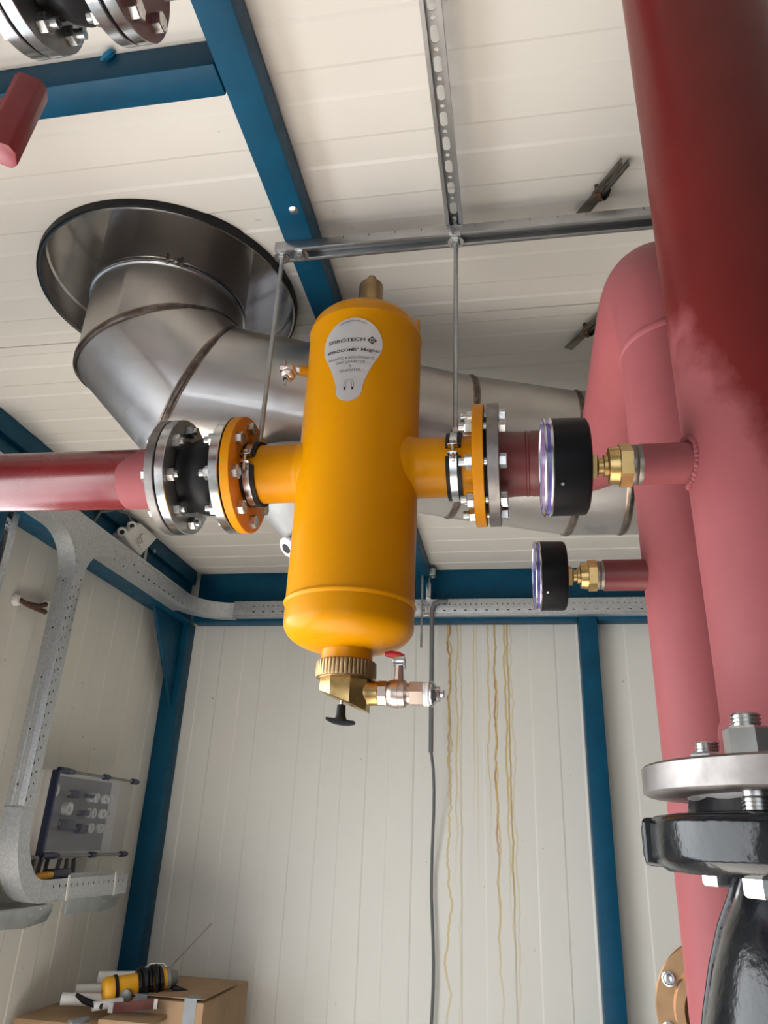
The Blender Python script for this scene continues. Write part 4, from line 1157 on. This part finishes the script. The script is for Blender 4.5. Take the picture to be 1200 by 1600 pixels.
for ri, z in enumerate(rows_):
    for y in ((.285, .325, .385, .422) if ri != 1 else (.285, .322, .385, .422)):
        e = MB(); e.lathe((inn, by0 + y, z), (1, 0, 0), [(0, .0165), (.012, .0165), (.014, .0145), (.013, .009), (.006, .009)], 20); e.build('round_gland', 'white', SB)
for (y, z) in ((.050, rows_[0] + .01), (.150, rows_[1] + .008)):
    e = MB(); e.lathe((inn, by0 + y, z), (1, 0, 0), [(0, .021), (.020, .021), (.022, .018), (.020, .010), (.006, .010)], 20); e.build('round_gland', 'white', SB)
for (y, z, w_, h_) in ((.165, rows_[0] + .003, .040, .026), (.250, rows_[0] + .002, .044, .012), (.240, rows_[1] - .002, .044, .018), (.245, rows_[2] - .004, .045, .030), (.155, rows_[2] + .008, .065, .036), (.050, rows_[2] + .020, .05, .042)):
    e = MB(); e.box((inn + .018, by0 + y, z), (.030, w_, h_)); e.build('plug_cap', 'navy' if y > .1 else 'grey_pvc', SB, .005)
for (ya, yb, z) in ((.07, .15, rows_[0] + .004), (.18, .23, rows_[0] + .002), (.17, .22, rows_[1] - .001), (.07, .13, rows_[2] + .010), (.18, .23, rows_[2] - .002)):
    e = MB(); e.span((inn + .004, by0 + ya, z - .006), (inn + .016, by0 + yb, z + .006)); e.build('terminal_bar', 'grey_pvc', SB)
e = MB(); e.span((bxf - .10, by0 + .01, bz0 - .012), (bxf - .03, by0 + .29, bz0)); e.build('gland_plate', 'paper', SB, .002)
for i, (y, dy) in enumerate(((.02, -.02), (.06, -.02), (.095, -.012), (.165, -.025), (.205, .004), (.245, .016))):
    e = MB(); x = bxf - .032
    e.tube([(x, by0 + y, bz0 - .010), (x, by0 + y + dy * .2, bz0 - .024), (x + .002, by0 + y + dy, zb1 + .02)], .0065, 10)
    tag(e.build('cable', 'cable'), ('%s grey cable dropping from the switch box into the tray' % ('leftmost', 'second', 'third', 'fourth', 'fifth', 'rightmost')[i]), 'cable', 'cables under the switch box')

# ------------------------------------------------------------------ things at the back wall
e = MB(); e.tube([(-.28, 3.070, 2.437), (-.315, 3.068, 2.437), (-.338, 3.068, 2.425), (-.347, 3.070, 2.395), (-.3465, 3.075, 2.36), (-.346, 3.10, 1.82)], .0095, 16)
tag(e.build('conduit', 'grey_pvc'), 'grey plastic conduit hanging down the back wall from the tray', 'conduit')
e = MB(); pts = [(-.346, 3.10, 1.83)]
for i in range(1, 26):
    z = max(.006, 1.83 - i * .075); pts.append((-.341 + .006 * math.sin(i * .75), 3.10 + .09 * min(1, i / 6), z))
e.tube(pts, .0058, 10); tag(e.build('cable', 'cable'), 'thin dark cable coming out of the hanging conduit and down the back wall', 'cable')
e = MB(); e.cyl((-.389, 3.06, 2.235), (-.389, 3.06, 2.5525), .0050, n=10); tag(e.build('threaded_rod', 'thread'), 'loose threaded rod hanging before the back tray beside the conduit', 'rod')
e = thing('tray_bracket', (-.363, 3.07, 2.47), 'short shiny bracket holding the back tray at the conduit', 'bracket')
k_ = MB(); k_.span((-.374, 3.070, 2.452), (-.353, 3.130, 2.520)); k_.build('channel', 'zinc', e, .002)
k_ = MB(); k_.span((-.376, 3.062, 2.372), (-.354, 3.083, 2.412)); k_.build('clip', 'zinc', e, .002)
k_ = MB(); k_.cyl((-.3635, 3.10, 2.515), (-.3635, 3.10, 2.5525), .004, n=10); k_.build('screw', 'bolt', e)
e = MB(); e.span((-.3598, 3.06, 2.555), (-.335, 3.105, 2.585)); e.cyl((-.345, 3.082, 2.555), (-.345, 3.082, 2.545), .007, n=6)
tag(e.build('beam_clamp', 'sheet', None, .002), 'small beam clamp at the far end of the ceiling beam', 'clamp')
MBk = MB(); MBk.span((-.2900, 3.0845, 2.428), (-.2870, 3.0848, 2.470)); tag(MBk.build('cable_tie', 'hole'), 'black cable tie tail standing up on the back tray', 'tie')

# ------------------------------------------------------------------ boxes and tools in the corner
def carton(a, b, label, mats, extra):
    o = thing('cardboard_box', ((a[0] + b[0]) / 2, (a[1] + b[1]) / 2, 0), label, 'box')
    MB().span(a, b).build('carton', mats, o, .006, seg=2)
    extra(o); return o
def ex1(o):
    MB().span((-1.475, 2.4685, .86), (-1.40, 2.4698, .940)).build('paper_label', 'paper', o)
    m_ = MB(); m_.tube([(-1.355, 2.466, .80), (-1.350, 2.462, .90), (-1.335, 2.462, .952), (-1.31, 2.50, .962)], [.03, .026, .018, .008], 9); m_.build('plastic_wrap', 'tape', o)
    m_ = MB(); m_.span((-1.325, 2.464, .70), (-1.185, 2.4698, .950)); m_.build('side_flap', 'card2', o, .001)
    m_ = MB(); m_.span((-1.2615, 2.471, .958), (-1.10, 2.598, .970)); m_.build('top_flap', 'card', o, .001)
    tv, tf = text_mesh('N', .042, 1.1, .001); m_ = MB(); m_.add([(-1.288 + y, 2.4632, .925 - x) for x, y in tv], tf); m_.build('print', 'ink', o)
carton((-1.54, 2.47, .0), (-1.262, 2.82, .955), 'cardboard box nearest, with paper label and plastic wrap, in the corner', 'card', ex1)
def ex2(o):
    for x in (-1.195, -1.030):
        m_ = MB(); m_.span((x - .020, 2.5985, .70), (x + .020, 2.5998, 1.018)); m_.span((x - .020, 2.5998, 1.0162), (x + .020, 2.80, 1.0175)); m_.build('packing_tape', 'tape', o)
    m_ = MB(); m_.prism([(2.60, 1.015), (2.90, 1.015), (2.90, 1.020), (2.60, 1.017)], (-1.253, 0, 0), (0, 1, 0), (0, 0, 1), (.267, 0, 0)); m_.build('lid_flap', 'card', o)
carton((-1.255, 2.60, .0), (-.985, 3.02, 1.008), 'cardboard box with two grey tape strips, standing to the right of the labelled one', 'card', ex2)

GD = thing('angle_grinder', (-1.3, 2.60, 1.0), 'yellow angle grinder with its black cable wound round, on the cardboard boxes', 'grinder')
p0, p1 = V((-1.318, 2.575, 1.020)), V((-1.140, 2.715, 1.052)); gx = (p1 - p0); gl = gx.length; gx.normalize()
e = MB(); e.lathe(p0, gx, [(0, .028), (.004, .035), (.012, .0385), (.035, .0385), (.042, .036), (.07, .034), (.10, .034), (.13, .032), (.200, .031)], 24); e.build('body', 'tool_yellow', GD)
e = MB(); e.lathe(p0 + gx * .034, gx, [(0, .038), (.002, .0405), (.010, .0405), (.012, .038)], 24, cap0=False, cap1=False); e.build('rubber_band', 'black', GD)
e = MB(); e.cyl(p0 - gx * .0006, p0 + gx * .002, .005, n=12); e.build('end_hole', 'hole', GD)
e = MB()
for i in range(7):
    s_ = .112 + .011 * i; cc = p0 + gx * s_; _, u, w_ = frame(gx); tilt = .12 * math.sin(i * 2.1)
    pts = [cc + (u * math.cos(t) + w_ * math.sin(t)) * (.038 + .005 * math.sin(i * 1.7)) + gx * tilt * .05 * math.cos(t) for t in [2 * PI * k / 24 for k in range(25)]]
    e.tube(pts, .0075, 8, caps=False)
e.build('wound_cable', 'black', GD)
e = MB(); e.lathe(p0 + gx * .198, gx, [(0, .032), (.010, .034), (.016, .026), (.036, .020), (.04, .012)], 16); e.build('gear_head', 'anvil', GD)
e = MB(); e.lathe(p0 + gx * .085 + V((.01, -.034, -.018)), (.2, -1, -.15), [(0, .018), (.010, .018), (.013, .013)], 20); e.build('switch_knob', 'anvil', GD)
e = MB(); e.tube([p0 + gx * .22 + V((0, 0, -.025)), p0 + gx * .25 + V((.02, -.02, -.040)), p0 + gx * .21 + V((.0, -.05, -.042)), p0 + gx * .14 + V((0, -.045, -.034))], .009, 8); e.build('cable_tail', 'black', GD)
# white tubes
TU = [((-1.435, 2.545, .998), (-1.305, 2.60, .994), .0175, 'white plastic tube lying longest to the left, front one under the grinder'),
      ((-1.312, 2.520, .990), (-1.250, 2.585, .996), .0135, 'white plastic tube pointing at the viewer below the grinder'),
      ((-1.455, 2.66, 1.003), (-1.33, 2.74, 1.003), .0165, 'white plastic tube lying at mid height behind the grinder end'),
      ((-1.405, 2.70, 1.036), (-1.27, 2.78, 1.034), .0180, 'white plastic tube on top, behind the grinder end')]
for a, c, r, lab in TU:
    a, c = V(a), V(c); d = (c - a); L_ = d.length
    e = MB(); e.lathe(a, d, [(0, r - .003), (0, r), (L_, r), (L_, r - .003), (0, r - .003)], 20, cap0=False, cap1=False)
    tag(e.build('plastic_tube', 'white'), lab, 'tube')
e = MB(); e.tube([(-1.385, 2.545, 1.012), (-1.35, 2.535, 1.000), (-1.32, 2.530, .995), (-1.285, 2.53, .990)], [.006, .010, .010, .008], 8); tag(e.build('rubber_grip', 'black'), 'black rubber grip lying across the front white tube', 'grip')
e = MB(); vs = []; n_ = 20
for i in range(n_ + 1):
    t = i / n_; x = -1.262 + .145 * t; y = 2.535 + .02 * t - .016 * math.sin(PI * t); vs += [(x, y, .975 + .018 * t), (x, y, 1.001 + .018 * t), (x, y + .004, 1.001 + .018 * t), (x, y + .004, .975 + .018 * t)]
fs = [(i * 4 + j, i * 4 + (j + 1) % 4, (i + 1) * 4 + (j + 1) % 4, (i + 1) * 4 + j) for i in range(n_) for j in range(4)] + [(0, 1, 2, 3), tuple(n_ * 4 + j for j in range(4))]
e.add(vs, fs); SR = thing('webbing_strap', (-1.2, 2.5, .96), 'rust brown webbing strap lying in front of the grinder', 'strap'); e.build('strap', 'strap', SR)
for x, z in ((-1.258, .9885), (-1.125, 1.0045)):
    m_ = MB(); m_.box((x, 2.5315 + (.02 if x > -1.2 else 0), z), (.016, .004, .026)); m_.build('end_tab', 'paper', SR)
e = MB(); e.tube([(-1.16, 2.70, 1.075), (-1.12, 2.74, 1.13), (-1.066, 2.80, 1.205)], .0022, 8); e.tube([(-1.16, 2.70, 1.075), (-1.18, 2.70, 1.090), (-1.22, 2.69, 1.088), (-1.26, 2.68, 1.06)], .0022, 8)
tag(e.build('wire', 'thread'), 'bent thin wire sticking up from the grinder cable', 'wire')

# ------------------------------------------------------------------ light
def area(name, loc, rot, sx, sy, energy, col):
    l = bpy.data.lights.new(name, 'AREA'); l.shape = 'RECTANGLE'; l.size = sx; l.size_y = sy; l.energy = energy; l.color = col
    o = bpy.data.objects.new(name, l); COL.objects.link(o); o.location = loc; o.rotation_euler = rot; return o
# daylight through the doorway in the left wall: sky light slanting down, sun lying on the floor
area('doorway_daylight', (XL - .06, (DY0 + DY1) / 2, DZ / 2), (0, -math.radians(62), 0), DZ - .1, DY1 - DY0 - .1, 72, (.96, .985, 1.0))
area('rear_fill_light', ((WX0 + WX1) / 2, YF + .01, (WZ0 + WZ1) / 2), (PI / 2 - .45, 0, 0), WX1 - WX0 - .05, WZ1 - WZ0 - .05, 19, (.93, .97, 1.0))  # added fill for front sides and back wall; this doorway is invented
sl = bpy.data.lights.new('sun', 'SUN'); sl.energy = 50; sl.color = (1, .97, .93); sl.angle = math.radians(1.5)
so = bpy.data.objects.new('sun', sl); COL.objects.link(so)
so.rotation_euler = V((math.cos(math.radians(50)), 0.04, -math.sin(math.radians(50)))).to_track_quat('-Z', 'Y').to_euler()
wd = bpy.data.worlds.new('sky'); SC.world = wd; wd.use_nodes = True
bg = wd.node_tree.nodes['Background']; bg.inputs[0].default_value = (.75, .85, 1, 1); bg.inputs[1].default_value = 1.0

for o in list(bpy.data.objects):
    if '_o' in o: del o['_o']
SC.view_settings.view_transform = 'Standard'; SC.view_settings.look = 'None'; SC.view_settings.gamma = 1
SC.view_settings.exposure = -0.12
SC.cycles.max_bounces = 10; SC.cycles.diffuse_bounces = 6; SC.cycles.glossy_bounces = 6
SC.cycles.use_denoising = True
